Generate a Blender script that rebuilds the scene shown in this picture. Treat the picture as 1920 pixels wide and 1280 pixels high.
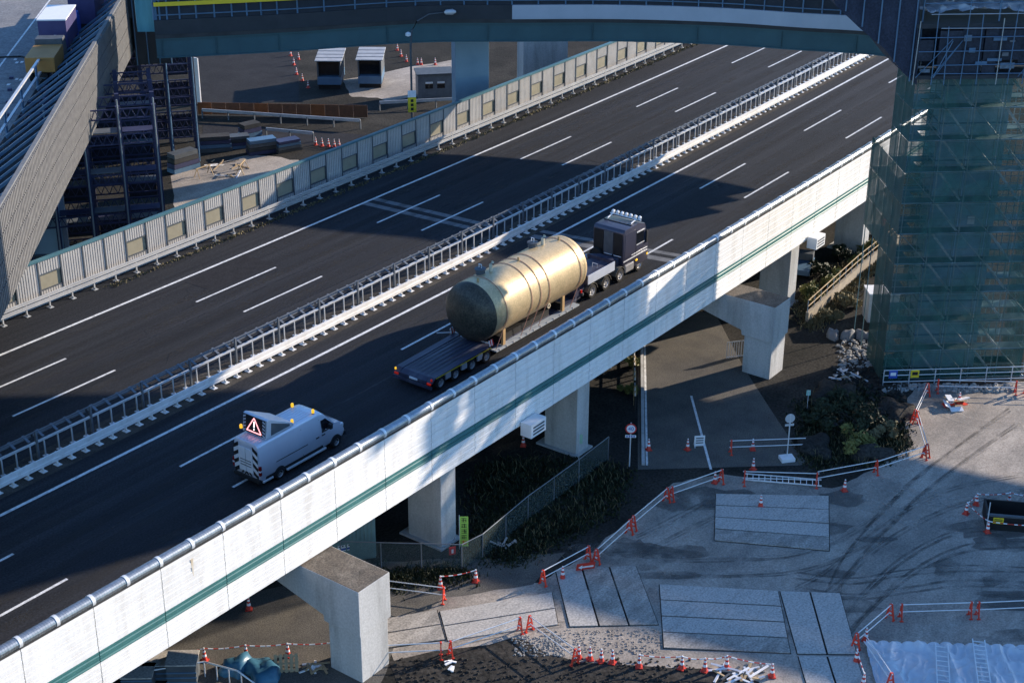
import bpy, bmesh, math, random
from mathutils import Vector, Matrix
random.seed(7)
R=math.radians
for o in list(bpy.data.objects): bpy.data.objects.remove(o)
scene=bpy.context.scene
COL=scene.collection
# ---------------------------------------------------------------- camera
CAM=Vector((0.0,-63.6256,43.3062)); YAW,PITCH,ROLL,FPX=0.6635,-0.4419,0.0058,3006.5
KAP=0.3909e-3; RAD=1/KAP                      # the highway bends gently to the left
GZ=-7.5                                       # level of the ground below the viaduct
def cam_axes():
    f=Vector((math.cos(PITCH)*math.cos(YAW),math.cos(PITCH)*math.sin(YAW),math.sin(PITCH)))
    r=Vector((math.sin(YAW),-math.cos(YAW),0)); u=r.cross(f)
    c,s=math.cos(ROLL),math.sin(ROLL)
    return r*c+u*s, u*c-r*s, f
CR,CU,CF=cam_axes()
cd=bpy.data.cameras.new('camera'); cam=bpy.data.objects.new('camera',cd); COL.objects.link(cam)
m=Matrix((( CR.x,CU.x,-CF.x,CAM.x),(CR.y,CU.y,-CF.y,CAM.y),(CR.z,CU.z,-CF.z,CAM.z),(0,0,0,1)))
cam.matrix_world=m
cd.sensor_width=36; cd.lens=FPX/1920*36; cd.clip_start=1; cd.clip_end=6000
scene.camera=cam
# ---------------------------------------------------------------- sky, sun, exposure
SUN_AZ,SUN_EL=R(-21),R(18.5)
w=bpy.data.worlds.new('World'); scene.world=w; w.use_nodes=True
nt=w.node_tree; bg=nt.nodes['Background']; sk=nt.nodes.new('ShaderNodeTexSky')
sk.sky_type='NISHITA'; sk.sun_disc=False; sk.sun_elevation=SUN_EL; sk.sun_rotation=math.pi/2-SUN_AZ
sk.air_density=1.0; sk.dust_density=0.0; sk.ozone_density=6.0
nt.links.new(sk.outputs[0],bg.inputs[0]); bg.inputs[1].default_value=0.15
sl=bpy.data.lights.new('sun','SUN'); sl.energy=4.4; sl.angle=R(0.5); sl.color=(1.0,0.86,0.70)
so=bpy.data.objects.new('sun',sl); COL.objects.link(so)
sd=Vector((math.cos(SUN_EL)*math.cos(SUN_AZ),math.cos(SUN_EL)*math.sin(SUN_AZ),math.sin(SUN_EL)))
so.rotation_euler=sd.to_track_quat('Z','Y').to_euler(); so.location=(80,-80,80)
vs=scene.view_settings; vs.view_transform='Standard'; vs.look='None'; vs.exposure=1.05; vs.gamma=1
# ---------------------------------------------------------------- helpers
def at(px,py,z=GZ):
    d=CF+CR*((px-960)/FPX)+CU*((640-py)/FPX)
    return CAM+d*((z-CAM.z)/d.z)
def RP(s,d,z=0.0):
    return Vector(((RAD-d)*math.sin(KAP*s),RAD-(RAD-d)*math.cos(KAP*s),z))
def lerp(a,b,t): return a+(b-a)*t
class MB:
    def __init__(s): s.v=[]; s.f=[]; s.m=[]; s.mi=0
    def add(s,vs,fs):
        n=len(s.v); s.v+= [Vector(p) for p in vs]; s.f+= [tuple(i+n for i in f) for f in fs]; s.m+=[s.mi]*len(fs); return s
    def box(s,x0,x1,y0,y1,z0,z1,M=None):
        vs=[Vector(p) for p in ((x0,y0,z0),(x1,y0,z0),(x1,y1,z0),(x0,y1,z0),(x0,y0,z1),(x1,y0,z1),(x1,y1,z1),(x0,y1,z1))]
        if M: vs=[M@p for p in vs]
        return s.add(vs,[(0,3,2,1),(4,5,6,7),(0,1,5,4),(1,2,6,5),(2,3,7,6),(3,0,4,7)])
    def bar(s,a,b,wd,ht,up=(0,0,1)):
        a=Vector(a);b=Vector(b); x=(b-a); L=x.length
        if L<1e-6: return s
        x/=L; up=Vector(up); y=up.cross(x)
        if y.length<1e-4: y=Vector((1,0,0)).cross(x)
        y.normalize(); z=x.cross(y)
        vs=[a+y*p*wd/2+z*q*ht/2 for p,q in ((-1,-1),(1,-1),(1,1),(-1,1))]+[b+y*p*wd/2+z*q*ht/2 for p,q in ((-1,-1),(1,-1),(1,1),(-1,1))]
        return s.add(vs,[(0,1,2,3),(4,7,6,5),(0,4,5,1),(1,5,6,2),(2,6,7,3),(3,7,4,0)])
    def tube(s,pts,r,n=8,r1=None):
        pts=[Vector(p) for p in pts]; k=len(pts); rings=[]
        for i,p in enumerate(pts):
            t=(pts[min(i+1,k-1)]-pts[max(i-1,0)]).normalized()
            a=Vector((0,0,1)) if abs(t.z)<.9 else Vector((1,0,0))
            y=a.cross(t).normalized(); z=t.cross(y)
            rr=r if r1 is None else r+(r1-r)*i/max(1,k-1)
            rings.append([p+(y*math.cos(2*math.pi*j/n)+z*math.sin(2*math.pi*j/n))*rr for j in range(n)])
        vs=[q for g in rings for q in g]; fs=[]
        for i in range(k-1):
            for j in range(n): fs.append((i*n+j,i*n+(j+1)%n,(i+1)*n+(j+1)%n,(i+1)*n+j))
        fs.append(tuple(range(n))[::-1]); fs.append(tuple((k-1)*n+j for j in range(n)))
        return s.add(vs,fs)
    def lathe(s,prof,n=24,M=None,caps=(True,True)):
        vs=[];fs=[]
        for r,h in prof:
            for j in range(n):
                a=2*math.pi*j/n; p=Vector((r*math.cos(a),r*math.sin(a),h)); vs.append(M@p if M else p)
        for i in range(len(prof)-1):
            for j in range(n): fs.append((i*n+j,i*n+(j+1)%n,(i+1)*n+(j+1)%n,(i+1)*n+j))
        if caps[0]: fs.append(tuple(range(n))[::-1])
        if caps[1]: fs.append(tuple((len(prof)-1)*n+j for j in range(n)))
        return s.add(vs,fs)
    def prism(s,pts,off):
        pts=[Vector(p) for p in pts]; off=Vector(off); n=len(pts)
        return s.add(pts+[p+off for p in pts],[tuple(range(n))[::-1],tuple(range(n,2*n))]+[(i,(i+1)%n,n+(i+1)%n,n+i) for i in range(n)])
    def mesh(s,name,smooth=False,bev=0):
        me=bpy.data.meshes.new(name); me.from_pydata([tuple(v) for v in s.v],[],s.f)
        for i,p in enumerate(me.polygons): p.material_index=s.m[i]
        bm=bmesh.new(); bm.from_mesh(me)
        if bev:
            bmesh.ops.remove_doubles(bm,verts=bm.verts,dist=1e-4)
            bmesh.ops.bevel(bm,geom=[e for e in bm.edges if len(e.link_faces)==2 and e.calc_face_angle(0)>.5],offset=bev,segments=2,affect='EDGES',profile=.6)
        bmesh.ops.recalc_face_normals(bm,faces=bm.faces); bm.to_mesh(me); bm.free()
        if smooth:
            for p in me.polygons: p.use_smooth=True
            try: me.set_sharp_from_angle(angle=R(38))
            except Exception: pass
        return me
def tag(o,label=None,cat=None,group=None,kind=None):
    if label: o['label']=label
    if cat: o['category']=cat
    if group: o['group']=group
    if kind: o['kind']=kind
    return o
def ob(name,mb,mat,parent=None,loc=None,rz=0,smooth=False,bev=0,label=None,cat=None,group=None,kind=None,rot=None):
    me=mb.mesh(name,smooth,bev) if isinstance(mb,MB) else mb
    if mat is not None and not me.materials:
        for q in (mat if isinstance(mat,(list,tuple)) else [mat]): me.materials.append(q)
    o=bpy.data.objects.new(name,me); COL.objects.link(o)
    if parent: o.parent=parent
    if loc is not None: o.location=loc
    if rot is not None: o.rotation_euler=rot
    elif rz: o.rotation_euler=(0,0,rz)
    return tag(o,label,cat,group,kind)
def empty(name,loc,rz=0,label=None,cat=None,group=None,kind=None):
    o=bpy.data.objects.new(name,None); COL.objects.link(o); o.location=loc; o.rotation_euler=(0,0,rz); o.empty_display_size=.2
    return tag(o,label,cat,group,kind)
def dup(root,loc,rz=0,label=None,group=None):
    r=root.copy(); COL.objects.link(r); r.location=loc; r.rotation_euler=(0,0,rz)
    if label: r['label']=label
    if group: r['group']=group
    for ch in root.children:
        c=ch.copy(); COL.objects.link(c); c.parent=r
        for g in ch.children:
            d=g.copy(); COL.objects.link(d); d.parent=c
    return r
# ---------------------------------------------------------------- materials
MATS={}
def mat(name,c1,c2=None,scale=1.5,rough=.7,metal=0,bump=0,bscale=None,fine=0.0,fscale=40,spec=.4,stretch=None,uv=False,dirt=None,dscale=.6,damt=.5,trans=0,emit=None,estr=0,tvar=0,tscale=1.0):
    if name in MATS: return MATS[name]
    m=bpy.data.materials.new(name); m.use_nodes=True; n=m.node_tree.nodes; l=m.node_tree.links
    b=n['Principled BSDF']; b.inputs['Roughness'].default_value=rough; b.inputs['Metallic'].default_value=metal
    b.inputs['Specular IOR Level'].default_value=spec
    if uv: tc=n.new('ShaderNodeUVMap').outputs[0]
    else: tc=n.new('ShaderNodeNewGeometry').outputs['Position']
    if stretch:
        mp=n.new('ShaderNodeMapping'); mp.inputs['Scale'].default_value=stretch; l.new(tc,mp.inputs['Vector']); tcs=mp.outputs[0]
    else: tcs=tc
    c2=c2 or tuple(x*.8 for x in c1)
    nz=n.new('ShaderNodeTexNoise'); nz.inputs['Scale'].default_value=scale; nz.inputs['Detail'].default_value=5; nz.inputs['Roughness'].default_value=.62
    l.new(tcs,nz.inputs['Vector'])
    rp=n.new('ShaderNodeValToRGB'); rp.color_ramp.elements[0].position=.32; rp.color_ramp.elements[1].position=.68
    rp.color_ramp.elements[0].color=(*c2,1); rp.color_ramp.elements[1].color=(*c1,1); l.new(nz.outputs['Fac'],rp.inputs[0])
    out=rp.outputs[0]
    if dirt:
        d=n.new('ShaderNodeTexNoise'); d.inputs['Scale'].default_value=dscale; d.inputs['Detail'].default_value=7; d.inputs['Roughness'].default_value=.7; l.new(tcs,d.inputs['Vector'])
        r2=n.new('ShaderNodeValToRGB'); r2.color_ramp.elements[0].position=.48; r2.color_ramp.elements[1].position=.66
        r2.color_ramp.elements[0].color=(0,0,0,1); r2.color_ramp.elements[1].color=(damt,damt,damt,1); l.new(d.outputs['Fac'],r2.inputs[0])
        mx=n.new('ShaderNodeMix'); mx.data_type='RGBA'; l.new(r2.outputs[0],mx.inputs['Factor']); l.new(out,mx.inputs['A']); mx.inputs['B'].default_value=(*dirt,1); out=mx.outputs['Result']
    if fine:
        f=n.new('ShaderNodeTexNoise'); f.inputs['Scale'].default_value=fscale; f.inputs['Detail'].default_value=3; l.new(tc,f.inputs['Vector'])
        mr=n.new('ShaderNodeMapRange'); mr.inputs['From Min'].default_value=.3; mr.inputs['From Max'].default_value=.7; mr.inputs['To Min'].default_value=1-fine; mr.inputs['To Max'].default_value=1+fine; l.new(f.outputs['Fac'],mr.inputs['Value'])
        mx=n.new('ShaderNodeMix'); mx.data_type='RGBA'; mx.blend_type='MULTIPLY'; mx.inputs['Factor'].default_value=1; l.new(out,mx.inputs['A']); l.new(mr.outputs[0],mx.inputs['B']); out=mx.outputs['Result']
    l.new(out,b.inputs['Base Color'])
    if bump:
        bn=n.new('ShaderNodeTexNoise'); bn.inputs['Scale'].default_value=bscale or scale*4; bn.inputs['Detail'].default_value=4; l.new(tc,bn.inputs['Vector'])
        bp=n.new('ShaderNodeBump'); bp.inputs['Strength'].default_value=bump; bp.inputs['Distance'].default_value=.05; l.new(bn.outputs['Fac'],bp.inputs['Height']); l.new(bp.outputs[0],b.inputs['Normal'])
    if emit: b.inputs['Emission Color'].default_value=(*emit,1); b.inputs['Emission Strength'].default_value=estr
    if trans:
        tr=n.new('ShaderNodeBsdfTransparent'); ms=n.new('ShaderNodeMixShader'); ms.inputs[0].default_value=trans
        if tvar:
            tn=n.new('ShaderNodeTexNoise'); tn.inputs['Scale'].default_value=tscale; tn.inputs['Detail'].default_value=4; l.new(tc,tn.inputs['Vector'])
            tm=n.new('ShaderNodeMapRange'); tm.inputs['From Min'].default_value=.35; tm.inputs['From Max'].default_value=.65; tm.inputs['To Min'].default_value=max(0,trans-tvar); tm.inputs['To Max'].default_value=min(1,trans+tvar); l.new(tn.outputs['Fac'],tm.inputs['Value']); l.new(tm.outputs[0],ms.inputs[0])
        l.new(b.outputs[0],ms.inputs[1]); l.new(tr.outputs[0],ms.inputs[2]); l.new(ms.outputs[0],n['Material Output'].inputs['Surface'])
    MATS[name]=m; return m
M_asph=mat('asphalt',(.040,.042,.047),(.018,.0195,.0225),scale=.55,rough=.82,fine=.45,fscale=9,uv=True,stretch=(.05,1.5,1),dirt=(.021,.021,.024),dscale=.9,damt=.75,bump=.25,bscale=60,spec=.12)
M_yard=mat('yard_asphalt_shade',(.034,.034,.037),(.022,.022,.025),scale=.4,rough=.85,fine=.35,fscale=9,spec=.12)  # darker asphalt colour stands in for shade over the yard
M_street=mat('street_asphalt',(.13,.12,.105),(.085,.08,.074),scale=.5,rough=.85,fine=.4,fscale=14,dirt=(.15,.135,.11),dscale=.35,damt=.6,bump=.3,bscale=25,spec=.12)
M_paint=mat('road_paint',(.78,.78,.76),(.60,.60,.58),scale=3,rough=.6,fine=.22,fscale=12,dirt=(.22,.22,.22),dscale=2.2,damt=.55)
M_conc_strip=mat('joint_concrete',(.17,.175,.18),(.12,.125,.13),scale=2,rough=.8,fine=.3,fscale=20)
M_median=mat('median_soil',(.075,.066,.056),(.042,.038,.035),scale=1.2,rough=.95,fine=.4,fscale=14,bump=.4,dirt=(.13,.12,.10),dscale=.5,damt=.6,spec=.12)
M_white=mat('wall_white',(.84,.835,.81),(.75,.745,.725),scale=1.1,rough=.55,fine=.05,fscale=12,dirt=(.56,.53,.48),dscale=1.3,damt=.45,stretch=(.9,.9,.16))
M_teal=mat('wall_teal',(.06,.19,.185),(.045,.145,.145),scale=1,rough=.5,fine=.08)
M_alu=mat('coping_metal',(.40,.43,.45),(.27,.30,.32),scale=1.2,rough=.38,metal=.75,fine=.12,fscale=8,stretch=(3,3,3))
M_alu_w=mat('clamp_metal',(.80,.82,.82),(.70,.72,.73),scale=3,rough=.4,metal=.25)
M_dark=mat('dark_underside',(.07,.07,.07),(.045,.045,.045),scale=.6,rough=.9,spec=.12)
M_conc=mat('pier_concrete',(.50,.50,.49),(.42,.42,.41),scale=.5,rough=.85,fine=.12,fscale=9,dirt=(.27,.27,.26),dscale=.7,damt=.7,stretch=(1,1,.16),bump=.15,bscale=12)
M_conc_top=mat('pier_top_grime',(.14,.115,.09),(.085,.075,.062),scale=1.5,rough=.95,fine=.4,fscale=12,dirt=(.24,.21,.17),dscale=.8,damt=.6)
M_galv=mat('galvanised',(.62,.64,.66),(.50,.52,.54),scale=1.2,rough=.45,metal=.35,fine=.08)
M_galvd=mat('galvanised_dull',(.17,.19,.215),(.11,.125,.145),scale=1.2,rough=.5,metal=.3,fine=.08)
M_rail=mat('rail_paint',(.84,.83,.80),(.74,.73,.71),scale=.8,rough=.5,fine=.06,dirt=(.45,.42,.36),dscale=1.2,damt=.4)
M_railf=mat('rail_shade_tone',(.46,.46,.45),(.36,.36,.355),scale=.8,rough=.55,fine=.08)  # far rail colour dulled to carry the shade on that side
M_farp=mat('far_panel',(.47,.455,.43),(.37,.36,.345),scale=.6,rough=.6,fine=.1,dirt=(.36,.36,.35),dscale=.5,damt=.5)
M_farcap=mat('far_cap_teal',(.07,.17,.20),(.05,.13,.155),scale=1,rough=.45)
M_farwin=mat('far_pane',(.32,.29,.21),(.26,.235,.17),scale=1,rough=.25,spec=.6)
M_frame=mat('dark_frame',(.09,.10,.11),(.06,.07,.08),scale=2,rough=.6)
M_bteal=mat('bridge_teal',(.045,.11,.125),(.034,.085,.10),scale=.4,rough=.5,fine=.06,dirt=(.05,.12,.14),dscale=.3,damt=.5)
M_bpan=mat('bridge_parapet',(.42,.46,.52),(.36,.40,.46),scale=.4,rough=.6,fine=.06)
M_bdark=mat('bridge_screen',(.035,.04,.048),(.025,.03,.036),scale=.8,rough=.7)
M_bluerail=mat('blue_rail',(.10,.19,.29),(.08,.15,.24),scale=1,rough=.45,metal=.2)
M_ramp=mat('ramp_panel',(.17,.168,.165),(.11,.11,.112),scale=2.2,rough=.6,fine=.08)
M_ground=mat('soil',(.036,.033,.029),(.018,.018,.016),scale=.25,rough=.95,fine=.5,fscale=6,dirt=(.06,.055,.046),dscale=.12,damt=.7,bump=.7,bscale=3,spec=.12)
M_gravel=mat('gravel',(.35,.30,.25),(.19,.17,.148),scale=.30,rough=.95,fine=.30,fscale=11,dirt=(.45,.395,.335),dscale=.11,damt=.8,bump=.25,bscale=9,stretch=(.8,1.6,1))
M_mud=mat('dark_mud',(.05,.045,.039),(.024,.023,.021),scale=.6,rough=.9,fine=.5,fscale=5,bump=.9,bscale=4,spec=.12)
M_plate=mat('steel_plate',(.56,.52,.47),(.36,.34,.31),scale=.6,rough=.6,metal=.1,fine=.3,fscale=9,dirt=(.28,.26,.235),dscale=.6,damt=.75,stretch=(.6,2.4,1))
M_plate2=mat('steel_plate_muddy',(.44,.40,.35),(.24,.22,.195),scale=.8,rough=.65,metal=.1,fine=.35,fscale=9,dirt=(.20,.18,.155),dscale=.5,damt=.8,stretch=(.6,2.0,1))
M_red=mat('cone_red',(.60,.045,.025),(.46,.035,.022),scale=4,rough=.5)
M_band=mat('cone_white',(.80,.80,.80),(.70,.70,.70),scale=4,rough=.4)
M_orange=mat('barricade_orange',(.72,.06,.03),(.60,.05,.025),scale=4,rough=.5)
M_pipe=mat('pipe_white',(.72,.73,.74),(.6,.6,.62),scale=2,rough=.4,metal=.3)
M_leaf=mat('leaf',(.034,.042,.016),(.011,.016,.007),scale=1.3,rough=.65,spec=.25)
M_leafy=mat('leaf_yellow',(.19,.17,.045),(.09,.095,.025),scale=1.6,rough=.65,spec=.25)
M_drygrass=mat('dry_grass',(.20,.16,.08),(.09,.08,.04),scale=1.4,rough=.9)
M_bark=mat('bark',(.08,.06,.045),(.05,.04,.03),scale=6,rough=.95)
M_wood=mat('timber',(.42,.31,.18),(.30,.21,.12),scale=3,rough=.8)
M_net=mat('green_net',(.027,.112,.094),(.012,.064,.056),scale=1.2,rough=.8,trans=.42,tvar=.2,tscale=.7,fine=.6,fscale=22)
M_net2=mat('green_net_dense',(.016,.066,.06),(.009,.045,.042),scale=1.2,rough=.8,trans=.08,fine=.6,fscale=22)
M_netd=mat('navy_shroud',(.035,.045,.075),(.02,.027,.05),scale=.8,rough=.8,trans=.10,fine=.3,fscale=8)
M_steeltube=mat('scaffold_tube',(.42,.47,.50),(.32,.37,.40),scale=1,rough=.4,metal=.6)
M_steelgrn=mat('scaffold_deck',(.12,.20,.21),(.08,.15,.16),scale=1,rough=.6,metal=.2)
M_pillar=mat('pillar_steel',(.30,.43,.52),(.24,.36,.45),scale=.5,rough=.55,fine=.06)
M_tarp=mat('tarp_white',(.60,.62,.65),(.46,.48,.52),scale=.8,rough=.5,bump=.3,bscale=2)
M_tarpb=mat('tarp_blue',(.05,.16,.24),(.03,.10,.16),scale=1.5,rough=.4)
M_purple=mat('falsework_steel',(.055,.06,.125),(.035,.04,.09),scale=.8,rough=.55,metal=.2)
M_yellow=mat('sign_yellow',(.75,.55,.03),(.68,.50,.03),scale=3,rough=.5)
M_signw=mat('sign_white',(.78,.78,.78),(.72,.72,.72),scale=3,rough=.5)
M_signred=mat('sign_red',(.55,.02,.02),scale=3,rough=.5)
M_signblue=mat('sign_blue',(.03,.09,.42),scale=3,rough=.5)
M_black=mat('black',(.012,.012,.013),(.008,.008,.009),scale=3,rough=.6)
M_rust=mat('rust_steel',(.16,.075,.04),(.10,.05,.03),scale=2,rough=.85)
# vehicles
M_van=mat('van_silver',(.66,.67,.72),(.60,.61,.66),scale=.8,rough=.32,metal=.25,spec=.6)
M_glass=mat('vehicle_glass',(.012,.014,.018),rough=.06,spec=.8)
M_rubber=mat('rubber',(.018,.017,.016),(.012,.012,.012),scale=5,rough=.85)
M_rim=mat('rim',(.60,.60,.60),(.5,.5,.5),scale=4,rough=.35,metal=.6)
M_plastic=mat('black_plastic',(.02,.02,.022),scale=3,rough=.6)
M_cab=mat('cab_paint',(.06,.06,.085),(.05,.05,.075),scale=1,rough=.3,metal=.2,spec=.6)
M_trail=mat('trailer_paint',(.048,.05,.082),(.03,.032,.055),scale=1.2,rough=.45,dirt=(.12,.125,.15),dscale=.7,damt=.6,stretch=(.3,1.5,1))
M_tank=mat('tank_bronze',(.60,.45,.25),(.49,.37,.20),scale=2.0,rough=.42,metal=.3,fine=.14,fscale=9,spec=.5)
M_tankend_shade=mat('tank_head_shade',(.075,.064,.045),(.04,.036,.027),scale=2.5,rough=.42,metal=.2,fine=.4,fscale=10)  # shade on the rear end is put into this darker colour
M_strap=mat('strap',(.52,.27,.19),(.44,.22,.15),scale=4,rough=.6)
M_saddle=mat('saddle_timber',(.50,.33,.15),(.40,.26,.12),scale=3,rough=.7)
M_amber=mat('amber_lamp',(.9,.5,.02),rough=.2,emit=(1,.55,.03),estr=.45)
M_tail=mat('tail_lamp',(.45,.01,.01),rough=.25,emit=(1,.05,.02),estr=.08)
M_tailoff=mat('tail_lens',(.22,.01,.01),rough=.2)
M_neon=mat('sign_neon',(.9,.4,.4),rough=.3,emit=(1,.35,.36),estr=1.1)
M_neonw=mat('sign_neon_white',(.9,.9,.9),rough=.3,emit=(1,1,1),estr=1.0)
# ================================================================ GROUND
def sheet(name,pts,z,m,kind='structure',sub=0,parent=None):
    """flat polygon; pts are world xy"""
    b=MB(); b.add([(p[0],p[1],z) for p in pts],[tuple(range(len(pts)))]); return ob(name,b,m,parent,kind=kind)
def gpoly(px): return [at(*p)[:2] for p in px]
def wob(px,amp=4,n=5):
    out=[]
    for i,p in enumerate(px):
        q=px[(i+1)%len(px)]
        for k in range(n):
            t=k/n; out.append((lerp(p[0],q[0],t)+random.uniform(-amp,amp)*(k>0),lerp(p[1],q[1],t)+random.uniform(-amp,amp)*.6*(k>0)))
    return out
sheet('ground',[(-900,-900),(2500,-900),(2500,2500),(-900,2500)],GZ,M_ground)
sheet('gravel_lot',gpoly(wob([(700,1100),(905,1095),(1010,1092),(1110,1035),(1185,970),(1262,905),(1350,888),(1560,915),(1640,880),(1712,835),(1690,775),(1716,728),(1900,716),(2400,690),(2500,1330),(1900,1480),(1100,1500),(760,1330)],5)),GZ+.004,M_gravel)
st=sheet('street',[tuple(p) for p in gpoly([(1196,880),(1500,872),(1512,868),(1440,760),(1395,690),(1340,585),(1195,585)])],GZ+.008,M_street)
sheet('service_road',gpoly(wob([(330,1300),(300,1210),(470,1110),(720,1052),(930,1045),(1060,1035),(1000,1095),(830,1120),(740,1210),(700,1330),(400,1400)],4)),GZ+.010,M_street)
sheet('earth_bank',gpoly(wob([(730,1240),(960,1195),(1080,1240),(1380,1262),(1480,1300),(1300,1420),(800,1420)],8)),GZ+.012,M_mud)
# street markings
b=MB()
def strip(b,a,c,wd,z):
    a=at(*a);c=at(*c); t=(c-a).normalized(); nrm=Vector((-t.y,t.x,0))*wd/2
    b.add([(a-nrm).to_tuple()[:2]+(z,),(c-nrm).to_tuple()[:2]+(z,),(c+nrm).to_tuple()[:2]+(z,),(a+nrm).to_tuple()[:2]+(z,)],[(0,1,2,3)])
strip(b,(1296,742),(1333,880),.16,GZ+.013)
ob('centre_line',b,M_paint,st)
b=MB(); strip(b,(1208,600),(1213,872),.14,GZ+.013); ob('edge_line',b,M_paint,st)
# kerb along the street
kb=MB()
a=at(1203,610);c=at(1206,872); kb.bar(a+Vector((0,0,.07)),c+Vector((0,0,.07)),.2,.16); ob('kerb',kb,M_conc,None,kind='structure')
# ================================================================ HIGHWAY
S0,S1=-30,230
def road_strip(name,d0,d1,z,m,s0=S0,s1=S1,step=4,parent=None,kind=None):
    me=bpy.data.meshes.new(name); vs=[];fs=[];uv=[]
    n=max(1,int(math.ceil((s1-s0)/step)))
    for i in range(n+1):
        s=s0+(s1-s0)*i/n
        for d in (d0,d1): vs.append(tuple(RP(s,d,z))); uv.append((s,d))
    for i in range(n): fs.append((2*i,2*i+2,2*i+3,2*i+1))
    me.from_pydata(vs,[],fs); ul=me.uv_layers.new(name='UVMap')
    for lp in me.loops: ul.data[lp.index].uv=uv[lp.vertex_index]
    me.validate(); 
    o=ob(name,me,m,parent,kind=kind)
    bm=bmesh.new(); bm.from_mesh(me); bm.normal_update()
    for f in bm.faces:
        if f.normal.z<0: f.normal_flip()
    bm.to_mesh(me); bm.free()
    return o
hw=road_strip('highway',-13.0,20.3,0,M_asph,kind='structure')
road_strip('median_strip',1.35,3.9,.006,M_median,kind='structure')
# viaduct slab below the road
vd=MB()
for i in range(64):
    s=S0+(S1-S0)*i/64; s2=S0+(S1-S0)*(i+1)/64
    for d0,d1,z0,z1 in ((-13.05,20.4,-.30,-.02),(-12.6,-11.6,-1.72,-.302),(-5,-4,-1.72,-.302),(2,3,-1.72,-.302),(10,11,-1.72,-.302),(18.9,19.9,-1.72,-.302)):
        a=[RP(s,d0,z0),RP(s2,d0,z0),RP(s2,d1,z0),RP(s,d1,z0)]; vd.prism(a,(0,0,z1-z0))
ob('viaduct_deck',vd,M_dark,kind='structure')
# lane paint
PER=18.4; DL=7.55
for d,s0 in ((12.076,64.08),(8.431,64.86),(-3.486,66.75),(-7.337,66.96)):
    for i in range(-2,7):
        s=s0+i*PER
        road_strip('lane_dash',d-.085,d+.085,.0125,M_paint,s,s+DL,4,hw)
for d in (15.667,0.0,4.9,-11.2): road_strip('edge_line',d-.11,d+.11,.0125,M_paint,parent=hw)
# skewed joint strips of pale concrete
def skew(d0,d1,s0,s1,wd,name='expansion_joint'):
    b=MB(); b.add([RP(s0-wd/2,d0,.006),RP(s0+wd/2,d0,.006),RP(s1+wd/2,d1,.006),RP(s1-wd/2,d1,.006)],[(0,1,2,3)])
    return ob(name,b,M_conc_strip,hw)
skew(15.6,5.0,85.1,85.9,.62); skew(15.6,5.0,86.3,87.1,.6); skew(1.3,-12.9,87.3,90.0,.75); skew(1.3,-12.9,88.5,91.2,.55)
M_seam=mat('sealed_crack',(.014,.014,.015),(.010,.010,.011),scale=2,rough=.5,trans=.35,tvar=.3,tscale=.6)
M_patch=mat('asphalt_patch',(.030,.030,.033),(.020,.020,.022),scale=1.5,rough=.8,fine=.4,fscale=9,spec=.12)
M_worn=mat('worn_lane',(.07,.068,.066),(.05,.049,.048),scale=1.2,rough=.8,fine=.3,fscale=7,spec=.12,trans=.80,tvar=.18,tscale=.35)
random.seed(31)
zq=.0065
for d in (13.85,10.2,6.6,-1.8,-5.4,-9.2):
    for o_ in (-.9,.9):
        zq+=.00015; road_strip('wheel_path',d+o_-.32,d+o_+.32,zq,M_worn,20,170,4,hw)
for d,a,c in ((10.25,52,96),(-5.41,40,78),(-1.7,70,120),(13.9,90,140),(6.7,60,88)):
    zq+=.0002; road_strip('sealed_crack',d-.03,d+.03,zq,M_seam,a,c,4,hw)
for d,a,w_,L_ in ((13.9,66,2.6,6),(-9.6,45,2.2,4.5),(-5.3,96,2.6,7),(6.8,104,2.4,5)):
    zq+=.0002; road_strip('asphalt_patch',d-w_/2,d+w_/2,zq,M_patch,a,a+L_,4,hw)
for k in range(16):
    d=random.uniform(-12,17); a=random.uniform(38,120); b=MB(); n_=6; pts=[(a+q*.5+random.uniform(-.15,.15),d+q*random.uniform(-.25,.35)) for q in range(n_)]
    zq+=.0001
    for (s1,d1),(s2,d2) in zip(pts,pts[1:]): b.add([RP(s1,d1-.02,zq),RP(s2,d2-.02,zq),RP(s2,d2+.02,zq),RP(s1,d1+.02,zq)],[(0,1,2,3)])
    ob('sealed_crack',b,M_seam,hw)
# ---------------------------------------------------------------- near noise wall
WD=-13.30; BAY=3.84
nw=empty('noise_wall',RP(75,WD,0),label='long white panelled noise wall with a teal stripe along the near edge',cat='noise wall')
def wall_obj(name,mesh,m,s,d,z,parent,**k):
    """child placed at road station s with local x along the road"""
    o=ob(name,mesh,m,parent,**k); p=RP(s,d,z)-parent.location; o.location=p; o.rotation_euler=(0,0,KAP*s); return o
heights=[(-1.80,-1.46),(-1.45,-1.11),(-1.10,-.76),(-.75,-.41)]; teal=[(-.40,-.115),(-.105,.18)]
z=.19; 
while z<2.6: heights.append((z,min(z+.485,2.62))); z+=.495
mesh_cache={}
def board(h,prof):
    key=(round(h,3),prof)
    if key in mesh_cache: return mesh_cache[key]
    b=MB(); L=BAY/2-.012
    # shallow folded profile: proud lower lip, bevelled top
    pr=[(0,0),(-.05,.015),(-.05,h*.55),(-.035,h*.62),(-.035,h-.012),(0,h)] if prof=='w' else [(0,0),(-.075,.02),(-.075,h*.3),(-.045,h*.42),(-.045,h*.62),(-.075,h*.75),(-.075,h-.02),(0,h)]
    b.prism([(-L,y,zz) for y,zz in pr]+[(-L,.06,h),(-L,.06,0)],(2*L,0,0))
    me=b.mesh('board'); me.materials.append(M_white if prof=='w' else M_teal); mesh_cache[key]=me; return me
NB0,NB1=-1,28
SB=30.87-BAY*2
post=MB(); post.box(-.035,.035,-.062,.10,-1.80,2.66); post=post.mesh('post'); post.materials.append(mat('joint_grey',(.35,.36,.36),(.28,.29,.29),scale=2,rough=.6))
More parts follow.
